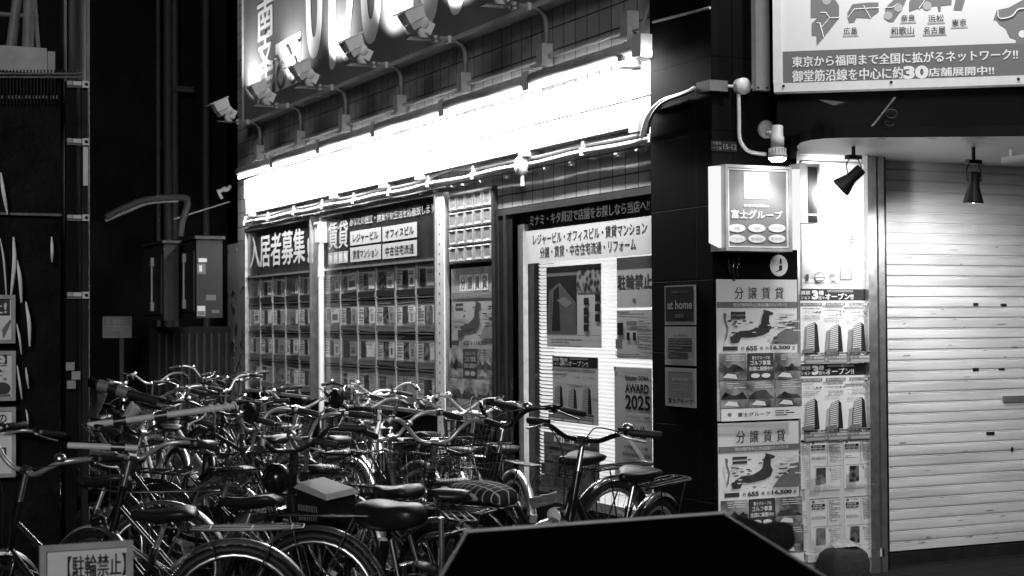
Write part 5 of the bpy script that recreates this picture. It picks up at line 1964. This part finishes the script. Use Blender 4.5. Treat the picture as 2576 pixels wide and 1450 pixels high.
    mb.lathe(hl, (1, 0, -.1), [(.034, .065), (.025, .072), (0, .074)], LENS, 14)
    mb.tube([hl, hb + Vector((.02, 0, .0))], .006, STEEL, 6)
    mb.build('headlight', b)
    if basket:
        mb = MB()
        z0, z1 = .70, .93
        x0, x1, y0 = 1.0, 1.24, .13
        X0, X1, Y0 = .955, 1.33, .175
        def bp(u, v, t):    # u,v in -1..1, t height
            xa = (x0 + x1) / 2 + (x1 - x0) / 2 * u
            xb = (X0 + X1) / 2 + (X1 - X0) / 2 * u
            return Vector((xa + (xb - xa) * t, (y0 + (Y0 - y0) * t) * v, z0 + (z1 - z0) * t))
        for t in (0, .2, .4, .6, .8, 1):
            mb.tube([bp(-1, -1, t), bp(1, -1, t), bp(1, 1, t), bp(-1, 1, t)], .0055 if t in (1,) else .0018, basket, 5, close=True)
        for k in range(13):
            u = -1 + 2 * k / 12
            for v in (-1, 1):
                mb.tube([bp(u, v, 0), bp(u, v, 1)], .0016, basket, 3, cap=False)
                mb.tube([bp(v, u, 0), bp(v, u, 1)], .0016, basket, 3, cap=False)
            mb.tube([bp(u, -1, 0), bp(u, 1, 0)], .0016, basket, 3, cap=False)
        mb.tube([bp(0, -.5, 0), (WB, .055, RW)], .004, STEEL, 5)
        mb.tube([bp(0, .5, 0), (WB, -.055, RW)], .004, STEEL, 5)
        mb.build('basket', b)
    if rack:
        mb = MB()
        rm = rack if rack is not True else STEEL
        z = .735
        P = [(.22, .03, z - .01), (.16, .055, z), (-.26, .06, z), (-.30, .04, z), (-.30, -.04, z), (-.26, -.06, z), (.16, -.055, z), (.22, -.03, z - .01)]
        mb.tube(P, .006, rm, 6)
        for y in (-.022, .022):
            mb.tube([(.2, y, z), (-.29, y, z)], .0045, rm, 6)
        for x in (.1, -.08, -.25):
            mb.tube([(x, -.058, z), (x, .058, z)], .0045, rm, 6)
        for sy in (-1, 1):
            mb.tube([(-.20, .06 * sy, z), (0, .07 * sy, RW)], .005, rm, 6)
            mb.tube([(.10, .055 * sy, z), (0, .07 * sy, RW)], .004, rm, 6)
        mb.build('rear_rack', b)
        if cushion:
            mb = MB()
            n = 16
            vs = []
            rows = 9
            for i in range(rows):
                t = i / (rows - 1)
                x = .2 - .5 * t
                w = .115 * (math.sin(math.pi * (t * .86 + .07)) ** .45)
                for k in range(n):
                    a = 2 * math.pi * k / n
                    c_, s_ = math.cos(a), math.sin(a)
                    vs.append((x, w * math.copysign(abs(c_) ** .7, c_), .775 + (.06 * (math.sin(math.pi * (t * .8 + .1)) ** .5) if s_ > 0 else .03) * s_))
            pm = mat('plaid_cloth', .02, .8)
            nt = pm.node_tree
            tc = nt.nodes.new('ShaderNodeTexCoord')
            br = nt.nodes.new('ShaderNodeTexBrick')
            br.offset = 0
            br.inputs['Scale'].default_value = 1
            br.inputs['Brick Width'].default_value = .052
            br.inputs['Row Height'].default_value = .052
            br.inputs['Mortar Size'].default_value = .0035
            br.inputs['Mortar Smooth'].default_value = .1
            br.inputs['Color1'].default_value = br.inputs['Color2'].default_value = (.018, .018, .018, 1)
            br.inputs['Mortar'].default_value = (.5, .5, .5, 1)
            nt.links.new(tc.outputs['Object'], br.inputs[0])
            nt.links.new(br.outputs[0], nt.nodes['Principled BSDF'].inputs[0])
            mb.add(vs, [(i * n + j, i * n + (j + 1) % n, (i + 1) * n + (j + 1) % n, (i + 1) * n + j) for i in range(rows - 1) for j in range(n)] + [tuple(range(n))[::-1], tuple(range(n * (rows - 1), n * rows))], pm, True)
            mb.build('cushion', b)
    # drive train, stand
    mb = MB()
    vs = []
    outline = []
    for k in range(13):
        a = math.pi / 2 + math.pi * k / 12
        outline.append((.0 + .055 * math.cos(a), RW + .055 * math.sin(a)))
    for k in range(13):
        a = -math.pi / 2 + math.pi * k / 12
        outline.append((.46 + .10 * math.cos(a), .28 + .10 * math.sin(a)))
    n = len(outline)
    mb.add([(x, -.055, z) for x, z in outline] + [(x, -.075, z) for x, z in outline], [tuple(range(n)), tuple(range(n, 2 * n))[::-1]] + [(i, n + i, n + (i + 1) % n, (i + 1) % n) for i in range(n)], GLOSSB)
    mb.build('chain_case', b)
    mb = MB()
    mb.tube([(.46, -.09, .28), (.46 + .12, -.095, .28 - .11)], .008, CHROME)
    mb.tube([(.46, .07, .28), (.46 - .12, .075, .28 + .11)], .008, CHROME)
    mb.tube([(.46, -.09, .28), (.46, .07, .28)], .012, CHROME)
    mb.build('crank', b)
    for x, y, z in ((.58, -.145, .17), (.34, .125, .39)):
        mb = MB()
        mb.box((x, y, z), (.085, .075, .022), RUBBER)
        mb.tube([(x, y - .05, z), (x, y + .05, z)], .006, STEEL)
        mb.build('pedal', b)
    mb = MB()
    for sy in (-1, 1):
        mb.tube(spline([(0, .075 * sy, RW), (-.05, .10 * sy, .2), (-.09, .13 * sy, .012)]), .008, STEEL)
    mb.tube([(-.09, -.13, .012), (-.09, .13, .012)], .008, STEEL)
    mb.build('kickstand', b)
    return b


def place(b, saddle, stem=None, turn=0, lean=0, heading=None, zs=.80, zh=1.02, size=1.0):
    """put a bicycle where its saddle (and stem) stand on the pavement"""
    S = Vector(on_z(saddle[0], saddle[1], zs + GZ))
    if heading is None:
        H_ = Vector(on_z(stem[0], stem[1], zh + GZ))
        heading = math.atan2(H_.y - S.y, H_.x - S.x)
    b.location = (S.x - .30 * size * math.cos(heading), S.y - .30 * size * math.sin(heading), GZ)
    b.scale = (size, size, size)
    b.rotation_euler = (math.radians(lean), 0, heading)
    hb, ht = HEAD
    M = Matrix.Translation(hb) @ Matrix.Rotation(math.radians(turn), 4, (ht - hb).normalized()) @ Matrix.Translation(-hb)
    for c in b.children:
        if c.name.split('.')[0] in TURN:
            c.matrix_local = M


KIND = {
    'silver': dict(paint=GLOSSG, bar_m=BARM, bar='swept', basket=STEEL, rack=True, fender=CHROME),
    'black_basket': dict(paint=GLOSSB, bar_m=GLOSSB, bar='swept', basket=GLOSSB, rack=GLOSSB, fender=GLOSSB),
    'vee': dict(paint=GLOSSB, bar_m=BARM, bar='vee', basket=STEEL, rack=True, fender=GLOSSB),
    'flat': dict(paint=GLOSSB, bar_m=GLOSSB, bar='flat', basket=None, rack=GLOSSB, fender=GLOSSB),
    'white': dict(paint=GLOSSW, bar_m=BARM, bar='swept', basket=STEEL, rack=True, fender=CHROME),
    'sport': dict(paint=GLOSSG, bar_m=GLOSSB, bar='flat', basket=None, rack=None, fender=GLOSSB, top_tube=True),
    'cushion': dict(paint=GLOSSB, bar_m=BARM, bar='swept', basket=GLOSSB, rack=True, fender=GLOSSB, cushion=True),
    'nobasket': dict(paint=GLOSSB, bar_m=BARM, bar='swept', basket=None, rack=STEEL, fender=CHROME),
}
# kind, saddle pixel, stem pixel (or heading: 0 = picture left, 90 = away), handlebar turn, lean, label
BIKES = [
    ('nobasket', (415, 1288), -4, 58, -4, 'bicycle with bright-edged rear fender nearest the low no-parking board'),
    ('nobasket', (622, 1262), 6, -35, 4, 'bicycle just behind the nearest one, chrome bars turned and saddle beside its rack'),
    ('cushion', (1152, 1212), 58, 10, -5, 'bicycle with plaid cushion on its rear rack'),
    ('vee', (1104, 1240), 80, 6, 3, 'bicycle with bright V-shaped bars and wire basket left of the plaid cushion'),
    ('silver', (1020, 1228), 38, 25, -6, 'bicycle whose saddle shows between the battery box and the plaid cushion'),
    ('black_basket', (1432, 1152), -48, -12, -4, 'bicycle with upswept black bars before the door posters'),
    ('flat', (1560, 1192), -62, -4, -5, 'bicycle nearest the pillar with flat black bars'),
    ('nobasket', (1140, 1132), 84, 12, 3, 'bicycle below the glass blocks with bright bars and seat post'),
    ('flat', (862, 1142), 78, -10, -4, 'black bicycle with flat bars before the right display case'),
    ('silver', (1240, 1128), 70, -14, 4, 'bicycle with basket in front of the dark door frame'),
    ('sport', (668, 1010), 60, 20, -3, 'bicycle at the foot of the white downpipe'),
    ('silver', (300, 966), 150, -15, 0, 'bicycle in the far left row under the meter cabinets, long bright bars'),
    ('black_basket', (236, 962), 130, 25, 3, 'bicycle at the left end of the far row'),
    ('vee', (520, 968), 70, 12, -3, 'bicycle in the far row before the graffiti sheet'),
    ('nobasket', (432, 1000), 110, -20, 3, 'bicycle in the far row, second from the graffiti sheet'),
    ('white', (590, 1070), 25, 22, 5, 'white-framed bicycle among the poles'),
    ('sport', (700, 1100), 40, -35, -6, 'bicycle in the thick of the tangle before the left display case'),
    ('black_basket', (480, 1118), 20, 30, 4, 'dark bicycle with basket behind the long bright pole'),
    ('vee', (330, 1150), 35, -26, -5, 'bicycle behind the bright bars at the left, half under the poles'),
    ('nobasket', (770, 1180), 45, 26, 4, 'bicycle left of the electric moped, front wheel turned'),
    ('black_basket', (560, 1185), 20, -8, 5, 'dark bicycle between the second saddle and the poles'),
    ('flat', (745, 1075), 65, 18, -5, 'black bicycle crowded before the white downpipe'),
    ('silver', (985, 1110), 55, -18, 4, 'bicycle with chrome bars in front of the perforated post'),
    ('nobasket', (360, 1018), 80, 20, 4, 'bicycle behind the pale sheet in the far row'),
    ('vee', (640, 985), 100, -15, -3, 'bicycle against the left display case, third from the downpipe'),
    ('white', (905, 1062), 95, 16, 4, 'bicycle close under the right display case'),
    ('flat', (540, 1030), 60, -22, -4, 'bicycle wedged behind the white-framed one'),
    ('nobasket', (1040, 1095), 40, 24, 5, 'bicycle behind the V-shaped bars, its own bars turned'),
    ('sport', (655, 1128), 75, 14, -4, 'grey bicycle in the middle of the tangle behind the dark basket'),
    ('white', (405, 1075), 60, -30, 3, 'bicycle under the right half of the long bright pole'),
    ('flat', (250, 1050), 30, 26, -4, 'bicycle beside the fence post, under the left end of the long pole'),
    ('white', (820, 1105), 55, -14, 4, 'bicycle with bright bars right of the white downpipe'),
    ('nobasket', (255, 1210), -6, 38, 4, 'bicycle reaching past the left fence with bright turned bars'),
]
rf = random.Random(77)
for k in range(9):
    BIKES.append((rf.choice(['nobasket', 'flat', 'vee', 'black_basket', 'sport']), (560 + k * 54 + rf.uniform(-12, 12), 985 + (k % 3) * 26 + rf.uniform(-8, 8)), rf.uniform(35, 110), rf.uniform(-35, 35), rf.uniform(-6, 6),
                  'dark bicycle deep in the tangle below the display cases, %s of nine from the left' % ['first', 'second', 'third', 'fourth', 'fifth', 'sixth', 'seventh', 'eighth', 'ninth'][k]))
protos = {}
for i, (kd, sadpx, st_, trn, ln, lab) in enumerate(BIKES):
    if kd in protos:
        b = dup(protos[kd])
        b['label'] = lab
    else:
        b = make_bike(lab, **KIND[kd])
        protos[kd] = b
    if isinstance(st_, tuple):
        place(b, sadpx, st_, trn, ln)
    else:
        big = 'door posters' in lab or 'nearest the pillar' in lab
        place(b, sadpx, None, trn, ln, heading=math.radians(154.6 - st_), zs=.86 if big else .80, size=1.08 if big else 1.0)

# ------------------------------------------------------------------ electric moped-bicycle with battery box
mp = thing('electric_moped', 'small black electric moped with a battery box and a wide seat', 'moped', loc=(0, 0, GZ))
mb = MB()
RM = .24
for cx in (0, 1.02):
    c = Vector((cx, 0, RM))
    w = MB()
    w.tube([c + Vector(((RM - .04) * math.cos(a), 0, (RM - .04) * math.sin(a))) for a in [k * math.pi / 15 for k in range(30)]], .042, RUBBER, 10, close=True)
    wo = w.build('wheel', mp)
    w = MB()
    w.lathe(c - Vector((0, .03, 0)), (0, 1, 0), [(0, 0), (.07, 0), (.08, .01), (.08, .05), (.07, .06), (0, .06)], STEEL, 16)
    for k in range(5):
        a = k * 2 * math.pi / 5
        w.tube([c, c + Vector(((RM - .07) * math.cos(a), 0, (RM - .07) * math.sin(a)))], .014, DARK, 6)
    w.build('rim', wo)
mb = MB()
mb.tube(spline([(.84, 0, .78), (.80, 0, .55), (.62, 0, .36), (.4, 0, .32), (.2, 0, .36)]), .035, GLOSSB, 10)
mb.tube([(.3, 0, .34), (.22, 0, .62)], .025, GLOSSB)
mb.tube([(.5, 0, .34), (.44, 0, .62)], .02, GLOSSB)
for sy in (-1, 1):
    mb.tube([(.3, .05 * sy, .34), (0, .07 * sy, RM)], .016, GLOSSB)
    mb.tube([(.1, .06 * sy, .64), (0, .08 * sy, RM)], .014, STEEL)
mb.build('frame', mp)
mb = MB()
mb.tube([(.86, 0, .72), (.80, 0, 1.0)], .022, GLOSSB)
for sy in (-1, 1):
    mb.tube([(.87, .06 * sy, .70), (1.02, .075 * sy, RM)], .018, GLOSSB)
mb.box((.87, 0, .71), (.05, .16, .03), GLOSSB)
mb.build('fork', mp)
mb = MB()
for sy in (-1, 1):
    mb.tube(spline([(.80, 0, 1.0), (.80, .12 * sy, 1.02), (.77, .22 * sy, 1.08), (.66, .32 * sy, 1.07)]), .012, GLOSSB)
mb.build('handlebar', mp)
for sy in (-1, 1):
    mb = MB()
    mb.tube([(.74, .245 * sy, 1.083), (.64, .335 * sy, 1.068)], .018, RUBBER, 10)
    mb.build('grip', mp)
    mb = MB()
    mb.tube(spline([(.77, .2 * sy, 1.07), (.82, .24 * sy, 1.06), (.76, .33 * sy, 1.04)]), .006, CHROME, 6)
    mb.build('brake_lever', mp)
    mb = MB()
    mb.tube(spline([(.79, .16 * sy, 1.05), (.83, .2 * sy, 1.14), (.80, .26 * sy, 1.2)]), .005, STEEL, 6)
    mb.lathe((.79, .27 * sy, 1.22), (-1, 0, 0), [(0, 0), (.045, .004), (.05, .012), (.045, .02), (0, .02)], GLOSSB, 16)
    mb.build('mirror', mp)
mb = MB()
mb.lathe((.88, 0, .86), (1, 0, -.05), [(0, 0), (.04, .0), (.07, .04), (.075, .09), (.07, .1)], GLOSSB, 18)
mb.lathe((.88, 0, .86), (1, 0, -.05), [(.07, .1), (.05, .115), (0, .12)], LENS, 18)
mb.build('headlight', mp)


def pill(mb, x0, x1, w, z0, z1, m, rows=9, n=16, dip=0.0, pw=.6):
    vs = []
    for i in range(rows):
        t = i / (rows - 1)
        f = max(.05, math.sin(math.pi * (t * .94 + .03))) ** .4
        x = x0 + (x1 - x0) * t
        for k in range(n):
            a = 2 * math.pi * k / n
            c_, s_ = math.cos(a), math.sin(a)
            zz = (z0 + z1) / 2 + (z1 - z0) / 2 * f * math.copysign(abs(s_) ** pw, s_) - dip * math.sin(math.pi * t) ** 2 * (1 if s_ > 0 else 0)
            vs.append((x, w * f * math.copysign(abs(c_) ** pw, c_), zz))
    mb.add(vs, [(i * n + j, (i + 1) * n + j, (i + 1) * n + (j + 1) % n, i * n + (j + 1) % n) for i in range(rows - 1) for j in range(n)] + [tuple(range(n)), tuple(range(n * (rows - 1), n * rows))[::-1]], m, True)


mb = MB()
pill(mb, -.04, .36, .12, .67, .82, VINYL, 11, 18, .03)
mb.build('seat', mp)
mb = MB()
P = [(.50, -.10, .60), (.76, -.085, .62), (.76, .085, .62), (.50, .10, .60), (.50, -.10, .80), (.70, -.085, .84), (.70, .085, .84), (.50, .10, .80)]
mb.hexa(P, GLOSSB)
P = [(.47, -.105, .80), (.72, -.09, .842), (.72, .09, .842), (.47, .105, .80), (.49, -.09, .825), (.69, -.075, .868), (.69, .075, .868), (.49, .09, .825)]
mb.hexa(P, mat('battery_lid', .36, .3, var=.1, scale=10, coat=.3))
bt = mb.build('battery_box', mp)
mb = MB()


rq = random.Random(5)
for row in (.735, .69):
    x = .695
    while x > .55:
        w = rq.uniform(.008, .016)
        P = [(x, row), (x - w, row), (x - w, row + .03), (x, row + .03)]
        mb.add([(a, .1005 - .0622 * (a - .5) + .003, z) for a, z in P], [(3, 2, 1, 0)], MID)
        x -= w + .006
mb.build('faded_print', bt)
mb = MB()
for sy in (-1, 1):
    mb.tube(spline([(-.12, .07 * sy, .66), (-.22, .09 * sy, .68), (-.26, .06 * sy, .69), (-.26, 0, .69)]), .010, STEEL)
mb.build('grab_rail', mp)
mb = MB()
arc = []
vs = []
for k in range(17):
    a = math.radians(20 + 130 * k / 16)
    for y in (-.05, 0, .05):
        vs.append((0 + (RM + .05 + (.01 if y == 0 else 0)) * math.cos(a), y, RM + (RM + .05 + (.01 if y == 0 else 0)) * math.sin(a)))
mb.add(vs, [(k * 3 + j, k * 3 + j + 1, k * 3 + 4 + j, k * 3 + 3 + j) for k in range(16) for j in range(2)], GLOSSB, True)
mb.build('rear_fender', mp)
mb = MB()
mb.tube(spline([(-.28, .11, .78), (-.27, .12, .55), (-.22, .125, .3), (-.16, .13, .02)]), .011, CHROME)
mb.build('prop_stand', mp)
S = Vector(on_z(1010, 1268, .78 + GZ))
hd = math.radians(154.6 - 42)
mp.location = (S.x - .15 * math.cos(hd), S.y - .15 * math.sin(hd), GZ)
mp.rotation_euler = (math.radians(-5), 0, hd)

# ------------------------------------------------------------------ poles, bags and litter between the bicycles
POLE = mat('pale_pole', .62, .35, var=.12, scale=14)
for lab, pts, r, m, D in (('long pale pole tied across the bicycles, brightest of three', [(222, 1071), (345, 1050), (460, 1040), (590, 1022)], .016, POLE, 7.6), ('dark jointed pole sloping down behind the long pale pole', [(222, 962), (290, 985), (345, 1000), (396, 1010)], .024, DARK, 8.6), ('short level pale pole above the bars at the left', [(171, 1121), (250, 1124), (348, 1128)], .014, POLE, 6.9)):
    mb = MB()
    P = [Vector(at_depth(u, v, D)) for u, v in pts]
    a, b = P[0], P[-1]
    mb.tube([a, a * .6 + b * .4, b], r, m, 10)
    for t in ((.22, .5) if r > .015 else (.72,)):
        c = a + (b - a) * t
        d = (b - a).normalized()
        mb.tube([c - d * .03, c + d * .03], r * 1.35, STEEL if m is POLE else MID, 10)
    if 'brightest' in lab:
        c = a + (b - a) * .82
        d = (b - a).normalized()
        mb.tube([c + d * (k * .006) + Vector((0, .02 * math.cos(k), .022 * math.sin(k))) for k in range(26)], .004, PAPER, 5)
        mb.tube(spline([c, c + Vector((-.03, 0, -.04)), c + Vector((-.08, 0, -.06)), c + Vector((-.1, 0, -.09))]), .004, PAPER, 5)
    tag(mb.build('pole'), lab, 'pole', 'poles lying over the bicycles')


def sheet(lab, pts, D, seed, m, bulge=.05):
    """a bent sheet of thin plastic given by its corner pixels"""
    r = random.Random(seed)
    mb = MB()
    (a, b, c, d) = pts
    n = 8
    vs = []
    for i in range(n + 1):
        for j in range(n + 1):
            p, q = i / n, j / n
            u = (a[0] * (1 - p) + b[0] * p) * (1 - q) + (d[0] * (1 - p) + c[0] * p) * q
            v = (a[1] * (1 - p) + b[1] * p) * (1 - q) + (d[1] * (1 - p) + c[1] * p) * q
            vs.append(at_depth(u + r.uniform(-1.5, 1.5), v + r.uniform(-1.5, 1.5), D - bulge * math.sin(math.pi * p) + .12 * q + r.uniform(-.006, .006)))
    k = len(vs)
    vs = vs + [v + np.array([0, .006, 0]) for v in vs]
    f = [(i * (n + 1) + j, i * (n + 1) + j + 1, (i + 1) * (n + 1) + j + 1, (i + 1) * (n + 1) + j) for i in range(n) for j in range(n)]
    edge = [i * (n + 1) for i in range(n + 1)] + [n * (n + 1) + j for j in range(1, n + 1)] + [i * (n + 1) + n for i in range(n - 1, -1, -1)] + [j for j in range(n - 1, 0, -1)]
    mb.add(vs, f + [tuple(x + k for x in q[::-1]) for q in f] + [(edge[i], edge[(i + 1) % len(edge)], edge[(i + 1) % len(edge)] + k, edge[i] + k) for i in range(len(edge))], m, True)
    return tag(mb.build('plastic_sheet'), lab, 'plastic sheet', 'pale plastic sheets among the bicycles')


PLAS = mat('thin_plastic', .6, .35, var=.25, scale=9, bump=.4)
sheet('pale plastic sheet hanging under the dark jointed pole', ((238, 975), (270, 990), (246, 1052), (219, 1050)), 8.7, 1, PLAS)
sheet('pale plastic sheet leaning under the middle of the long bright pole', ((332, 1008), (362, 1038), (322, 1075), (298, 1062)), 8.0, 2, PLAS)
sheet('crumpled pale sheet in a basket behind the left handlebars', ((225, 1130), (300, 1140), (318, 1168), (236, 1172)), 6.9, 3, mat('crumpled_plastic', .35, .3, var=.6, scale=22, bump=.8), .1)
sheet('white sheet in the basket before the door', ((1330, 1255), (1402, 1236), (1396, 1266), (1338, 1282)), 9.0, 4, PLAS, .08)
rl = random.Random(14)
LEAF = mat('litter_paper', .3, .8, var=.5, scale=20)
mb = MB()
for k in range(260):
    u, v = rl.uniform(60, 1250), rl.uniform(1180, 1450)
    p = on_z(u, v, GZ + .008)
    if p[0] > 5.2:
        continue
    a, s = rl.uniform(0, 6.28), rl.uniform(.012, .05)
    P = [(p[0] + s * math.cos(a + q) * (1 if j % 2 else .55), p[1] + s * math.sin(a + q), GZ + .004 + rl.uniform(0, .018)) for j, q in enumerate((0, 1.2, 2.6, 3.9, 5.1))]
    mb.add(P, [(0, 1, 2, 3, 4)], LEAF)
o = mb.build('litter')
tag(o, 'scattered dry leaves and scraps of paper under the bicycles', 'litter', kind='stuff')
